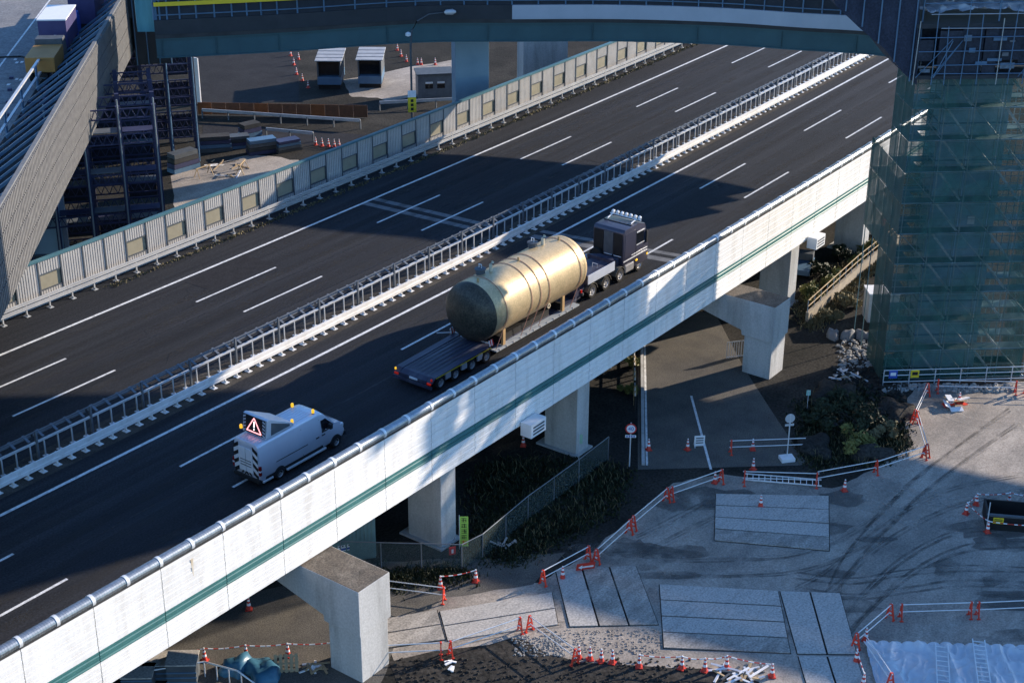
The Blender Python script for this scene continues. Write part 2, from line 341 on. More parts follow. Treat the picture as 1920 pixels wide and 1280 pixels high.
for i in range(NB0,NB1):
    sc=SB+BAY*(i+.5)
    for z0,z1 in heights: wall_obj('board',board(z1-z0,'w'),None,sc+random.uniform(-.004,.004),WD+random.uniform(-.004,.004),z0,nw)
    for z0,z1 in teal: wall_obj('teal_board',board(z1-z0,'t'),None,sc,WD+.012,z0,nw)
    wall_obj('post',post,None,SB+BAY*i,WD+.075,0,nw)
# backing (inner side)
bk=MB()
for i in range(NB0,NB1):
    sa=SB+BAY*i; a=[RP(sa,WD+.09,-1.78)-nw.location,RP(sa+BAY,WD+.09,-1.78)-nw.location,RP(sa+BAY,WD+.17,-1.78)-nw.location,RP(sa,WD+.17,-1.78)-nw.location]
    bk.prism(a,(0,0,4.38))
ob('backing',bk,M_conc,nw)
# tubular coping in short lengths with bright clamps
seg=MB(); Lc=BAY/2
prof=[]
for j in range(13):
    a=math.pi*(j/12)*1.35-.55
    prof.append((.26*math.cos(a),.25*math.sin(a)))

NR=28
for r_ in range(NR):
    x0=-Lc/2+.005+(Lc-.01)*r_/NR; x1=x0+(Lc-.01)/NR; k_=1.0 if r_%2 else .982
    seg.prism([(x0,y*k_,zz*k_) for y,zz in prof],(x1-x0,0,0))
seg=seg.mesh('coping'); seg.materials.append(M_alu)
cl=MB(); prof2=[(y*1.09,zz*1.09) for y,zz in prof]; cl.prism([(-.085,y,zz) for y,zz in prof2],(.17,0,0)); cl=cl.mesh('clamp',True); cl.materials.append(M_alu_w)
sh=MB(); sh.box(-Lc/2,Lc/2,-.16,.16,-.14,.05); sh=sh.mesh('ledge'); sh.materials.append(M_dark)
for i in range(NB0*2,NB1*2):
    s=SB+Lc*(i+.5)
    wall_obj('coping_tube',seg,None,s,WD+.10,2.86,nw); wall_obj('ledge',sh,None,s,WD+.10,2.70,nw)
    wall_obj('clamp',cl,None,SB+Lc*i,WD+.10,2.86,nw)
# rust stain plate and brackets
st_=MB(); st_.box(-.12,.12,-.01,0,-.9,0); 
rs=mat('rust_stain',(.50,.38,.22),(.74,.72,.66),scale=4,rough=.8,stretch=(3,3,.6))
b=MB(); b.add([(-.10,0,0),(.08,0,0),(.03,0,-.8),(.0,0,-1.0),(-.04,0,-.75)],[(0,1,2,3,4)]); wall_obj('rust_stain',b,rs,40.4,WD-.054,2.15,nw)
# small equipment boxes hanging below the wall
for s in (66.6,103.5):
    e=empty('junction_box',RP(s,WD-.45,-1.95),KAP*s,'pale grey equipment box hung under the white wall '+('near the middle pier' if s<80 else 'towards the scaffold tower'),'box')
    b=MB(); b.box(-.75,.75,-.45,.35,-.45,.45); ob('casing',b,M_signw,e,bev=.03)
    for k in range(3):
        b=MB(); b.box(-.55,.55,-.475,-.452,-.28+k*.22,-.18+k*.22); ob('louvre',b,M_frame,e)
# ---------------------------------------------------------------- far noise wall with panes
FD=20.0; FB=1.865
fw=empty('far_noise_wall',RP(95,FD,0),label='ribbed pale grey noise wall with square panes along the far carriageway',cat='noise wall')
def ribpanel(wd,z0,z1):
    b=MB(); L=wd/2-.02; b.box(-L,L,.0,.05,z0,z1)
    n=9
    for k in range(n):
        x=-L+(k+.5)*2*L/n; b.box(x-.062,x+.062,-.045,.0,z0+.02,z1-.02)
    zz=z0
    while zz<z1-.2:
        b.box(-L,L,-.02,-.0,zz,zz+.045); zz+=.62
    me=b.mesh('panel'); me.materials.append(M_farp); return me
full=ribpanel(FB,.55,2.95); up=ribpanel(FB,2.02,2.95); lo=ribpanel(FB,.55,.86)
pane=MB(); pane.box(-FB/2+.09,FB/2-.09,.03,.06,.93,1.95); pane=pane.mesh('window_pane'); pane.materials.append(M_farwin)
fr=MB()
for a in ((-FB/2+.03,FB/2-.03,.86,.93),(-FB/2+.03,FB/2-.03,1.95,2.02),(-FB/2+.03,-FB/2+.09,.93,1.95),(FB/2-.09,FB/2-.03,.93,1.95)): fr.box(a[0],a[1],-.06,.08,a[2],a[3])
fr=fr.mesh('window_frame'); fr.materials.append(M_frame)
fpost=MB(); fpost.box(-.05,.05,-.09,.1,0,2.97); fpost=fpost.mesh('post'); fpost.materials.append(M_frame)
FS0=57.68-FB*4
for i in range(0,54):
    sc=FS0+FB*(i+.5)
    # windows sit in alternate bays
    if i%2==0 and i not in (6,):
        wall_obj('panel',up,None,sc,FD,0,fw); wall_obj('panel',lo,None,sc,FD,0,fw)
        fo=wall_obj('window_frame',fr,None,sc,FD,0,fw); ob('window_pane',pane,None,fo)
    else: wall_obj('panel',full,None,sc,FD,0,fw)
    wall_obj('post',fpost,None,FS0+FB*i,FD,0,fw)
cap=MB(); base=MB()
for i in range(27):
    s=FS0+FB*2*i; a=RP(s,FD,0)-fw.location; c=RP(s+FB*2,FD,0)-fw.location
    cap.bar(a+Vector((0,0,3.03)),c+Vector((0,0,3.03)),.30,.14); base.bar(a+Vector((0,0,.27)),c+Vector((0,0,.27)),.5,.54)
ob('cap_rail',cap,M_farcap,fw); ob('kerb_wall',base,M_conc,fw)
# ---------------------------------------------------------------- guard rails
def wbeam(b,sA,sB,d,z,hh=.31,off=(0,0,0),side=-1,step=3.7):
    s=sA
    while s<sB-.01:
        e=min(s+step,sB)
        for dz,th in ((-hh*.30,.07),(hh*.30,.07)):
            b.bar(RP(s,d+side*.02,z+dz)-off,RP(e,d+side*.02,z+dz)-off,.06,hh*.30)
        b.bar(RP(s,d-side*.025,z)-off,RP(e,d-side*.025,z)-off,.03,hh*.9)
        s=e
def guardrail(name,label,d,s0,s1,sp,beams,posth,m,side=-1,foot=True,beamlen=3.7):
    e=empty(name,RP((s0+s1)/2,d,0),label=label,cat='guardrail')
    for z,hh in beams:
        s=s0
        while s<s1:
            b=MB(); wbeam(b,s+.006,min(s+beamlen,s1)-.006,d,z,hh,e.location,side); ob('beam',b,m,e); s+=beamlen
    p=MB(); p.box(-.045,.045,.05,.15,0,posth)
    if foot: p.box(-.16,.16,-.12,.28,0,.03); p.box(-.02,.02,-.02,.2,.03,.14)
    p=p.mesh('post'); p.materials.append(m)
    s=s0+.3
    while s<s1:
        o=ob('post',p,None,e); o.location=RP(s,d,0)-e.location; o.rotation_euler=(0,0,KAP*s+(0 if side<0 else math.pi)); s+=sp
    return e
guardrail('guardrail','white steel guardrail on closely spaced posts along the median, near side',1.85,26,152,.957,[(.58,.60)],.80,M_rail)
guardrail('guardrail','pale double-beam guardrail in front of the ribbed far noise wall',19.0,48,152,1.87,[(.95,.24),(.62,.24)],1.05,M_railf)
# median barrier, far side: framed rails on posts
mf=empty('median_fence',RP(90,3.25,0),label='galvanised post-and-rail fence along the median, far side',cat='fence')
s=66.59-3.72*10
tp=MB(); tp.box(-.06,.06,-.06,.06,0,1.72); tp=tp.mesh('post'); tp.materials.append(M_galvd)
sp_=MB(); sp_.box(-.035,.035,-.03,.03,0,1.02); sp_.box(-.14,.14,-.12,.12,0,.03); sp_=sp_.mesh('short_post'); sp_.materials.append(M_galv)
br=MB(); br.bar((0,0,1.0),(0,.55,1.22),.16,.05); br=br.mesh('bracket'); br.materials.append(M_galvd)
while s<152:
    e=s+3.72; o=mf.location
    q=ob('post',tp,None,mf,loc=RP(s,3.25,0)-o,rz=KAP*s)
    b=MB(); b.bar(RP(s+.08,3.25,1.68)-o,RP(e-.08,3.25,1.68)-o,.06,.06); ob('top_rail',b,M_galvd,mf)
    b=MB(); b.bar(RP(s+.08,3.25,1.02)-o,RP(e-.08,3.25,1.02)-o,.07,.09); ob('middle_rail',b,M_galv,mf)
    b=MB(); b.bar(RP(s+.08,3.62,1.30)-o,RP(e-.08,3.62,1.30)-o,.06,.12); ob('rear_beam',b,M_galvd,mf)
    for k in range(4):
        sk_=s+3.72*(k+.5)/4
        ob('short_post',sp_,None,mf,loc=RP(sk_,3.25,0)-o,rz=KAP*sk_); ob('bracket',br,None,mf,loc=RP(sk_,3.25,.2)-o,rz=KAP*sk_)
    s=e
# dry weeds along the far gutter
def blades(name,pts,n,h,m,kind='stuff',label=None,wd=.05,spread=.35):
    vs=[];fs=[]
    for i in range(n):
        a,c=random.choice(pts); t=random.random(); p=a.lerp(c,t)+Vector((random.gauss(0,spread),random.gauss(0,spread),0))
        an=random.uniform(0,6.28); hh=h*random.uniform(.4,1.2); dx=Vector((math.cos(an),math.sin(an),0))*wd*random.uniform(.6,1.6); ln=Vector((random.gauss(0,.4),random.gauss(0,.4),1))*hh
        k=len(vs); vs+=[tuple(p-dx),tuple(p+dx),tuple(p+dx*.4+ln),tuple(p-dx*.4+ln*.95)]; fs.append((k,k+1,k+2,k+3))
    me=bpy.data.meshes.new(name); me.from_pydata(vs,[],fs); return ob(name,me,m,kind=kind,label=label)
blades('gutter_weeds',[(RP(s,18.55,.01),RP(s+2,18.55,.01)) for s in range(62,148,2)],2600,.12,M_drygrass,label='dry weeds and litter in the gutter below the far guardrail',spread=.16)
blades('median_weeds',[(RP(s,2.5,.02),RP(s+2,2.5,.02)) for s in range(50,148,2)],1600,.14,M_drygrass,label='sparse dry weeds between the two median barriers',spread=.3)
# ================================================================ PIERS
def lpier(name,s,label,wid=2.35):
    e=empty(name,RP(s,-17.25,GZ),KAP*s,label,'pier')
    H=-1.9-GZ; zc=H-2.7
    # cap with haunch: profile in y (across) / z, extruded along x
    prof=[(0,H),(9.5,H),(9.5,H-1.3),(6.2,H-1.5),(2.5,zc+.35),(2.45,zc),(0,zc)]
    b=MB(); b.prism([(0,y,z) for y,z in prof],(wid,0,0)); ob('cap_beam',b,M_conc,e,bev=.025)
    b=MB(); b.add([(0.03,.03,H+.004),(wid-.03,.03,H+.004),(wid-.03,9.4,H+.004),(.03,9.4,H+.004)],[(0,1,2,3)]); ob('top_grime',b,M_conc_top,e)
    b=MB(); b.box(.14,wid-.14,.10,2.28,-1.6,zc+.05); ob('column',b,M_conc,e,bev=.03)
    return e
lpier('portal_pier',47.33,'concrete portal pier with dirty top reaching out from under the wall, bottom centre')
lpier('portal_pier',90.3,'concrete portal pier reaching out from under the wall beside the street',2.3)
def bpier(s,label,wd=1.35,d0=-12.4,dep=2.5):
    e=empty('bridge_pier',RP(s,d0,GZ),KAP*s,label,'pier')
    b=MB(); b.box(0,wd,0,dep,-.3,-1.72-GZ); ob('column',b,M_conc,e,bev=.03)
    b=MB(); b.box(-.25,wd+.25,-.2,dep+.5,-.3,.12); ob('footing',b,M_conc,e)
    return e
bpier(59.6,'square concrete pier under the wall next to the green banner')
bpier(73.3,'square concrete pier under the wall left of the speed limit sign')
bpier(102.3,'mostly hidden concrete pier behind the right portal pier')
bpier(115.8,'square concrete pier under the wall beside the scaffold tower')
for s,l in ((59.6,''),(73.3,''),(88,''),(102.3,''),(115.8,'')):
    pass
# rear row of piers carrying the far carriageway
for s in (46,60,74,88,102,116):
    e=empty('bridge_pier',RP(s,8,GZ),KAP*s,'%s rear concrete pier from the left, deep in shade under the viaduct'%['first','second','third','fourth','fifth','sixth'][(46,60,74,88,102,116).index(s)],'pier','rear row of viaduct piers')
    b=MB(); b.box(0,1.35,0,2.5,-.3,-1.72-GZ); ob('column',b,M_conc,e)
# ================================================================ TEAL OVERPASS at the top
edge=[(83.2,38.4),(84,37.7),(88,34.4),(92.2,31.1),(100.3,25.3),(105.7,19.2),(111.5,12.2),(116.1,4.9),(118.8,-1.2),(121.4,-6.8),(122.4,-14),(122.6,-25),(122.8,-38),(124.5,-49),(126.5,-59),(128,-71),(129,-85),(130,-100)]
def smoothpts(P,n=4):
    out=[]
    for i in range(len(P)-1):
        p0=Vector(P[max(i-1,0)]);p1=Vector(P[i]);p2=Vector(P[i+1]);p3=Vector(P[min(i+2,len(P)-1)])
        for k in range(n):
            t=k/n; out.append(.5*((2*p1)+(-p0+p2)*t+(2*p0-5*p1+4*p2-p3)*t*t+(-p0+3*p1-3*p2+p3)*t**3))
    out.append(Vector(P[-1])); return out
ED=smoothpts(edge,4)
def offs(P,w):
    out=[]
    for i,p in enumerate(P):
        t=(P[min(i+1,len(P)-1)]-P[max(i-1,0)]).normalized(); out.append(p+Vector((-t.y,t.x))*w)
    return out
def band(b,P,w0,w1,z0,z1,loc):
    A=offs(P,w0);B=offs(P,w1)
    for i in range(len(P)-1):
        q=[A[i],A[i+1],B[i+1],B[i]]; b.prism([Vector((p.x,p.y,z0))-loc for p in q],(0,0,z1-z0))
def build_overpass(P,label,main):
    ov=empty('overpass',(P[len(P)//3].x,P[len(P)//3].y,8),label=label,cat='bridge'); ol=ov.location
    def part(n,m_,*bands,lab=None):
        b=MB()
        for Q,w0,w1,z0,z1 in bands: band(b,Q,w0,w1,z0,z1,ol)
        return ob(n,b,m_,ov,label=lab)
    part('girder',M_bteal,(P,0,.25,8.0,9.62),(P,-.12,.40,9.50,9.63),(P,-.14,.40,8.0,8.10))
    for i in range(3,len(P)-1,4):
        b=MB(); t=(P[i+1]-P[i]).normalized(); n_=Vector((t.y,-t.x,0)); p=Vector((P[i].x,P[i].y,0)); b.bar(p+n_*.06+Vector((0,0,8.10))-ol,p+n_*.06+Vector((0,0,9.5))-ol,.12,.03,up=(t.x,t.y,0)); ob('stiffener',b,M_bteal,ov)
    part('inner_girder',M_bteal,(P,3.2,3.5,8.0,9.6)); part('inner_girder',M_bteal,(P,6.0,6.3,8.0,9.6))
    part('deck_slab',M_dark,(P,-.2,6.5,9.64,9.95))
    half=[i for i,p in enumerate(P) if p.y<19.8][0]
    part('parapet',M_bpan,(P[half:],-.25,.0,9.96,11.15),lab='pale blue-grey parapet panels')
    if half>0: part('parapet',M_bdark,(P[:half+1],-.22,.03,9.96,11.15),lab='dark parapet screen')
    part('screen',mat('bridge_mesh',(.03,.038,.05),(.02,.027,.04),scale=1,rough=.7,trans=.12),(P,-.05,.03,11.16,14.2))
    if not main: part('shade_screen',M_bdark,(P,-.04,.03,14.25,15.6))  # added unseen band that lengthens the shadow on the lot
    part('handrail',M_bluerail,(P,-.16,-.08,11.5,11.58)); part('handrail',M_bluerail,(P,-.16,-.08,12.75,12.85))
    for p in offs(P,-.12)[:-1]:
        b=MB(); b.box(p.x-.05-ol.x,p.x+.05-ol.x,p.y-.05-ol.y,p.y+.05-ol.y,11.16-ol.z,14.2-ol.z); ob('screen_post',b,M_bluerail,ov)
    part('rear_screen',M_bdark,(P,6.3,6.5,9.96,12.6))
    if main: part('yellow_rail',M_yellow,(P[1:15],-.34,-.22,12.30,12.62),lab='bright yellow rail on the overpass')
build_overpass([p for p in ED if p.y>-16.0],'teal steel girder overpass curving across the top of the view',True)
build_overpass([p for p in ED if p.y<-27.0],'onward section of the teal overpass beyond the scaffold tower',False)
# supporting piers
def behind(px,d,z=GZ):
    """ground point that stands at road offset d and lies below image column px of the survey"""
    lo,hi=-200.,1200.
    for _ in range(50):
        m_=(lo+hi)/2; p=at(px,m_,z); dd=RAD-math.hypot(p.x,RAD-p.y)
        if dd>d: lo=m_
        else: hi=m_
    return at(px,(lo+hi)/2,z)
for (pxc,dd,wdt,dep,mm,lab) in ((883,24.3,1.55,.85,M_pillar,'blue-grey steel pier holding up the teal overpass behind the far noise wall'),(1015,28.5,2.3,1.3,M_conc,'wide pale pier behind the blue-grey one under the overpass')):
    pt=behind(pxc,dd)
    e=empty('overpass_pier',pt,R(-38),lab,'pier')
    b=MB(); b.box(-wdt,wdt,-dep,dep,0,7.98-GZ); ob('column',b,mm,e,bev=.05)
    b=MB(); b.box(-wdt-.4,wdt+.4,-dep-.4,dep+.4,-.1,.4); ob('footing',b,M_conc,e)
# ================================================================ RAMP at upper left
ra=Vector((40.0,4.0)); rdir=Vector((.733,.680)).normalized(); rn=Vector((-rdir.y,rdir.x))
def rp(t,o,z): p=ra+rdir*t+rn*o; return Vector((p.x,p.y,z))
rm=empty('elevated_ramp',rp(40,0,5),label='elevated ramp at upper left with a tall pale ribbed side wall',cat='bridge')
rl=rm.location
def rbox(b,t0,t1,o0,o1,z0,z1):
    b.prism([rp(t0,o0,z0)-rl,rp(t1,o0,z0)-rl,rp(t1,o1,z0)-rl,rp(t0,o1,z0)-rl],(0,0,z1-z0)); return b
# ribbed wall panels, one per bay and row
T0,T1=-34,78
bayw=2.0
rows=[(5.0,6.35),(6.37,7.72),(7.74,9.09),(9.11,10.4)]
pm={}
for r,(z0,z1) in enumerate(rows):
    b=MB(); b.mi=1; b.box(-bayw/2+.05,bayw/2-.05,0,.06,0,z1-z0); b.mi=0
    for k in range(5):
        x=-bayw/2+.2+k*.4; b.box(x-.13,x+.13,-.16,0,.03,z1-z0-.03)
    for zz in (0,(z1-z0)/2-.02,z1-z0-.05): b.box(-bayw/2+.015,bayw/2-.015,-.10,-.002,zz+.003,zz+.045)
    pm[r]=b.mesh('wall_panel'); pm[r].materials.append(M_ramp); pm[r].materials.append(M_frame)
rz_=math.atan2(rdir.y,rdir.x)
t=T0
while t<T1:
    for r,(z0,z1) in enumerate(rows): ob('wall_panel',pm[r],None,rm,loc=rp(t+bayw/2,-.1,z0)-rl,rz=rz_)
    t+=bayw
b=MB(); rbox(b,T0,T1,-.14,.14,4.86,4.98); rbox(b,T0,T1,-.14,.14,10.42,10.55); ob('edge_trim',b,M_conc_strip,rm)
for t in range(T0,T1,6):
    b=MB(); rbox(b,t-.06,t+.06,.05,.3,5.0,10.4); ob('wall_post',b,M_bluerail,rm)
    b=MB(); b.bar(rp(t,.2,10.3)-rl,rp(t-.6,4.6,7.2)-rl,.16,.2); ob('strut',b,M_bluerail,rm)
    b=MB(); b.bar(rp(t+3,.2,10.3)-rl,rp(t+2.4,4.6,7.2)-rl,.12,.14); ob('strut',b,M_bluerail,rm)
    b=MB(); b.bar(rp(t,4.6,6.9)-rl,rp(t,4.6,9.0)-rl,.14,.14); ob('stanchion',b,M_bluerail,rm)
b=MB(); rbox(b,T0,T1,4.5,4.7,7.9,8.05); rbox(b,T0,T1,4.5,4.7,8.9,9.05); ob('inner_rail',b,M_galv,rm)
b=MB(); rbox(b,T0,T1,.2,4.9,5.6,6.0); ob('walkway_slab',b,M_dark,rm)
b=MB(); rbox(b,T0,T1+60,4.9,30,5.3,6.9); ob('deck',b,mat('ramp_deck',(.20,.20,.20),(.15,.15,.155),scale=.5,rough=.85,fine=.3,fscale=6,dirt=(.30,.28,.26),dscale=.2,damt=.6),rm)
b=MB(); rbox(b,T0,T1+60,9.0,9.16,6.905,6.91); rbox(b,T0,T1+60,20,20.16,6.905,6.91); ob('lane_line',b,M_paint,rm)
b=MB(); rbox(b,T0,T1+60,29.6,30,6.9,8.0); ob('far_parapet',b,M_conc,rm)
b=MB(); rbox(b,T0,T1,1.0,2.2,3.4,5.58); rbox(b,T0,T1,12,13.2,3.4,5.28); rbox(b,T0,T1,24,25.2,3.4,5.28); ob('girder',b,M_pillar,rm)
for i in range(14):
    t=lerp(12,62,random.random()); o_=random.uniform(6,13); b=MB(); rbox(b,t-.25,t+.25,o_-.12,o_+.12,6.912,6.93); ob('paint_mark',b,M_paint,rm)
for (px,py,lab) in ((92,455,'blue steel column under the ramp at the left edge'),):
    pt=at(px,py,-4); e=empty('ramp_pier',(pt.x,pt.y,GZ),rz_,lab,'pier')
    b=MB(); b.box(-1.0,1.0,-1.0,1.0,0,3.38-GZ); ob('column',b,M_pillar,e,bev=.05)
    b=MB(); b.box(.7,1.05,-1.35,-1.03,0,3.3-GZ); ob('downpipe',b,M_galv,e)
    b=MB(); b.box(-1.5,1.5,-1.5,1.5,0,.5); ob('footing',b,M_dark,e)
# ================================================================ SCAFFOLD TOWER
tx=Vector((6.908,-7.665,0)).normalized(); ty=Vector((-tx.y,tx.x,0))
tw=empty('scaffold_tower',at(1652,715),math.atan2(tx.y,tx.x),'tall scaffold tower wrapped in dark green netting at the right','scaffold')
LV=2.2; NL=10; BW=2.0; NBX=5; NBY=2; 
def post_(b,x,y,z0,z1,r=.035): b.tube([(x,y,z0),(x,y,z1)],r,6)
for i in range(NBX+1):
    for j,y in enumerate((.35,1.35,NBY*BW-1.35,NBY*BW-.35)):
        b=MB(); post_(b,i*BW+.3,y,0,NL*LV+1.0); ob('standard',b,M_steeltube,tw,smooth=True)
for k in range(NL+1):
    z=k*LV
    for y0 in (.3,NBY*BW-1.4):
        b=MB(); b.box(.2,NBX*BW+.4,y0,y0+1.1,z-.05,z); ob('walk_deck',b,M_steelgrn,tw)
        for zz in (.5,1.0):
            if k<NL:
                b=MB(); b.tube([(.1,y0+.03,z+zz),(NBX*BW+.5,y0+.03,z+zz)],.025,5); ob('guard_tube',b,M_steeltube,tw)
    b=MB(); b.tube([(.1,.32,z),(NBX*BW+.5,.32,z)],.045,6); b.tube([(.1,.32,z),(.1,NBY*BW,z)],.045,6); ob('ledger',b,M_steeltube,tw)
    b=MB(); b.box(.2,1.3,1.4,NBY*BW-1.4,z-.05,z); ob('walk_deck',b,M_steelgrn,tw)
for k in range(NL):
    for i in range(NBX):
        z=k*LV
        if (i+k)%2==0 or i in (2,5):
            b=MB(); b.tube([(i*BW+.3,.28,z+LV),(i*BW+BW+.3,.28,z+.05)],.03,5); ob('brace',b,M_steeltube,tw)
        if i in (1,3):
            b=MB()
            for q in (-.22,.22): b.bar((i*BW+.5,.9+q,z+LV-.05),(i*BW+2.2,.9+q,z+.05),.04,.12)
            for q in range(7):
                t=q/7; b.bar((i*BW+.5+1.7*t,.68,z+LV-.05-(LV-.1)*t),(i*BW+.5+1.7*t,1.12,z+LV-.05-(LV-.1)*t),.2,.03)
            ob('stair',b,M_galv,tw)
# netting panels
NM=[]
for q in range(6):
    rnd=random.Random(50+q); g=MB(); ph=[rnd.uniform(0,6) for _ in range(4)]; vs_=[];fs_=[]; n1=8
    for i in range(n1+1):
        for j in range(n1+1):
            u,v=i/n1,j/n1; wv=math.sin(math.pi*u)*math.sin(math.pi*v)
            vs_.append((.02+(BW-.04)*u,-.10*wv*(1+.6*math.sin(5*u+ph[0]))+.035*math.sin(9*u+3*v+ph[1])*wv,.02+(LV-.02)*v-.04*wv*(q%3)))
    for i in range(n1):
        for j in range(n1): k=i*(n1+1)+j; fs_.append((k,k+n1+1,k+n1+2,k+1))
    g.add(vs_,fs_); me_=g.mesh('net_panel',True); me_.materials.append(M_net); NM.append(me_)
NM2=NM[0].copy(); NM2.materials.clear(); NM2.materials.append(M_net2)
def nmp(): return random.choice(NM)
for k in range(NL):
    for i in range(NBX):
        ob('net_panel',nmp(),None,tw,loc=(i*BW,0,k*LV))
    for j in range(NBY):
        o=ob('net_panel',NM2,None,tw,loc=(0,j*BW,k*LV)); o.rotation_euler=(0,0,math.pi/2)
        if k<8: 
            o=ob('net_panel',nmp(),None,tw,loc=(NBX*BW,j*BW,k*LV)); o.rotation_euler=(0,0,math.pi/2)
    for i in range(NBX):
        if k<9 and i%2: ob('net_panel',nmp(),None,tw,loc=(i*BW,NBY*BW,k*LV))
for k in range(4,7):  # added raised annex, put in to cast shade on the near wall
    for j in range(NBY,NBY+2):
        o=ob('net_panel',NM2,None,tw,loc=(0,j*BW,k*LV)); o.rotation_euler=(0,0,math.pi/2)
        o=ob('net_panel',nmp(),None,tw,loc=(2*BW,j*BW,k*LV)); o.rotation_euler=(0,0,math.pi/2)
    for i in range(2): ob('net_panel',nmp(),None,tw,loc=(i*BW,(NBY+2)*BW,k*LV))
    for j in range(NBY+1,NBY+3):
        b=MB(); b.tube([(.1,j*BW-.2,0 if k==4 else k*LV),(.1,j*BW-.2,k*LV+LV)],.04,5); ob('standard',b,M_steelgrn,tw)
    b=MB(); b.box(.2,1.3,NBY*BW+.1,(NBY+2)*BW-.1,k*LV-.05,k*LV); ob('walk_deck',b,M_steelgrn,tw)
# steel pillar inside the scaffold
pc=tw.matrix_basis if False else None
pp=at(1652,715)+tx*5.0+ty*3.4
e=empty('overpass_pillar',(pp.x,pp.y,GZ),math.atan2(tx.y,tx.x),'blue-grey steel pillar seen through the green netting of the tower','pillar')
b=MB(); b.box(-2.3,2.3,-1.4,1.4,0,NL*LV); ob('shaft',b,M_pillar,e,bev=.06)
for k in range(1,9):
    b=MB(); b.box(-2.36,2.36,-1.46,1.46,k*2.6,k*2.6+.08); ob('seam',b,M_bluerail,e)
b=MB(); b.box(.4,.9,-1.49,-1.44,11.0,11.6); b.box(-1.9,-1.3,-1.49,-1.44,6.0,6.5); ob('notice',b,M_signw,e)
# top platform: dark sheeted working stage, pale tarpaulins above
TZ=NL*LV
b=MB(); b.box(-.5,NBX*BW+.6,-.7,NBY*BW+.6,TZ+.05,TZ+.30); ob('stage_floor',b,M_bdark,tw)
random.seed(64)
M_stg=mat('stage_sheet_dark',(.028,.036,.055),(.014,.019,.032),scale=1.4,rough=.7,fine=.3,fscale=7)
M_stg2=mat('stage_sheet_pale',(.15,.20,.25),(.09,.13,.17),scale=2.2,rough=.6,fine=.3,fscale=6)
x=-.5
while x<10.3:
    w_=random.uniform(.7,1.7); z0=TZ+.35+random.choice((0,0,.5,.9)); z1=TZ+random.choice((2.6,3.2,3.25,3.28)); yy=-.62+random.uniform(-.08,.3)
    b=MB(); b.box(x,min(x+w_,10.5),yy,yy+.05,z0,z1); ob('stage_sheet',b,M_stg if random.random()<.72 else M_stg2,tw); x+=w_+random.choice((0.03,.03,.35))
b=MB(); b.box(-.5,-.44,-.6,NBY*BW,TZ+.4,TZ+3.3); ob('stage_sheet',b,M_stg,tw)
b=MB(); b.box(-.3,10.4,1.2,1.3,TZ+.35,TZ+3.2); ob('stage_back',b,M_stg,tw)
x=-.45
while x<10.6:
    b=MB(); b.tube([(x,-.78+random.uniform(-.06,.06),TZ-.3),(x+random.uniform(-.1,.1),-.78,TZ+random.uniform(3.4,5.3))],.035,6); ob('stage_post',b,M_bluerail if random.random()<.7 else M_steeltube,tw); x+=random.uniform(.7,1.5)
for zz in (.45,1.0,1.9,2.8,3.4,4.3,5.0):
    x0=random.uniform(-.5,1.5); x1=random.uniform(7.5,10.8); b=MB(); b.tube([(x0,-.80,TZ+zz),(x1,-.80,TZ+zz+random.uniform(-.06,.06))],.032,6); ob('stage_tube',b,M_bluerail if zz not in (3.4,4.3) else M_steeltube,tw)
for k in range(9):
    x0=random.uniform(-.4,8.5); b=MB(); b.tube([(x0,-.82,TZ+.2),(x0+random.uniform(1,2.2),-.82,TZ+random.uniform(2.2,3.4))],.028,5); ob('stage_brace',b,M_bluerail,tw)
for k in range(12):
    x0=random.uniform(-.3,9.6); z0=TZ+random.uniform(.4,2.6); b=MB(); b.box(x0,x0+random.uniform(.3,1.0),-.76,-.70,z0,z0+random.uniform(.1,.4)); ob('stage_panel',b,random.choice((M_stg2,M_galvd,M_bluerail)),tw)
b=MB(); b.box(-.5,NBX*BW+.6,-.5,NBY*BW+.6,TZ+3.32,TZ+3.6); ob('stage_roof',b,M_bdark,tw)
from mathutils import noise as mnoise
def cloth(w,d,nx,ny,amp,seed,fold=1.0):
    """crumpled sheet: creased ridges of mixed direction"""
    vs=[];fs=[]
    for i in range(nx+1):
        for j in range(ny+1):
            x=w*i/nx; y=d*j/ny
            a=1-abs(mnoise.noise(Vector((x*.55*fold,y*.28,seed)))*2); c=1-abs(mnoise.noise(Vector((x*1.3*fold+y*.7,y*.9-x*.4,seed+7)))*2); e_=mnoise.noise(Vector((x*3.1,y*2.6,seed+3)))
            vs.append((x,y,amp*(1.6*a**3+1.0*c**4+.5*e_)))
    for i in range(nx):
        for j in range(ny):
            a=i*(ny+1)+j; fs.append((a,a+ny+1,a+ny+2,a+1))
    m_=MB(); m_.add(vs,fs); return m_
ob('tarpaulin',cloth(NBX*BW+1.0,NBY*BW,70,40,.16,3),M_tarp,tw,loc=(0,0,TZ+4.2),smooth=True)
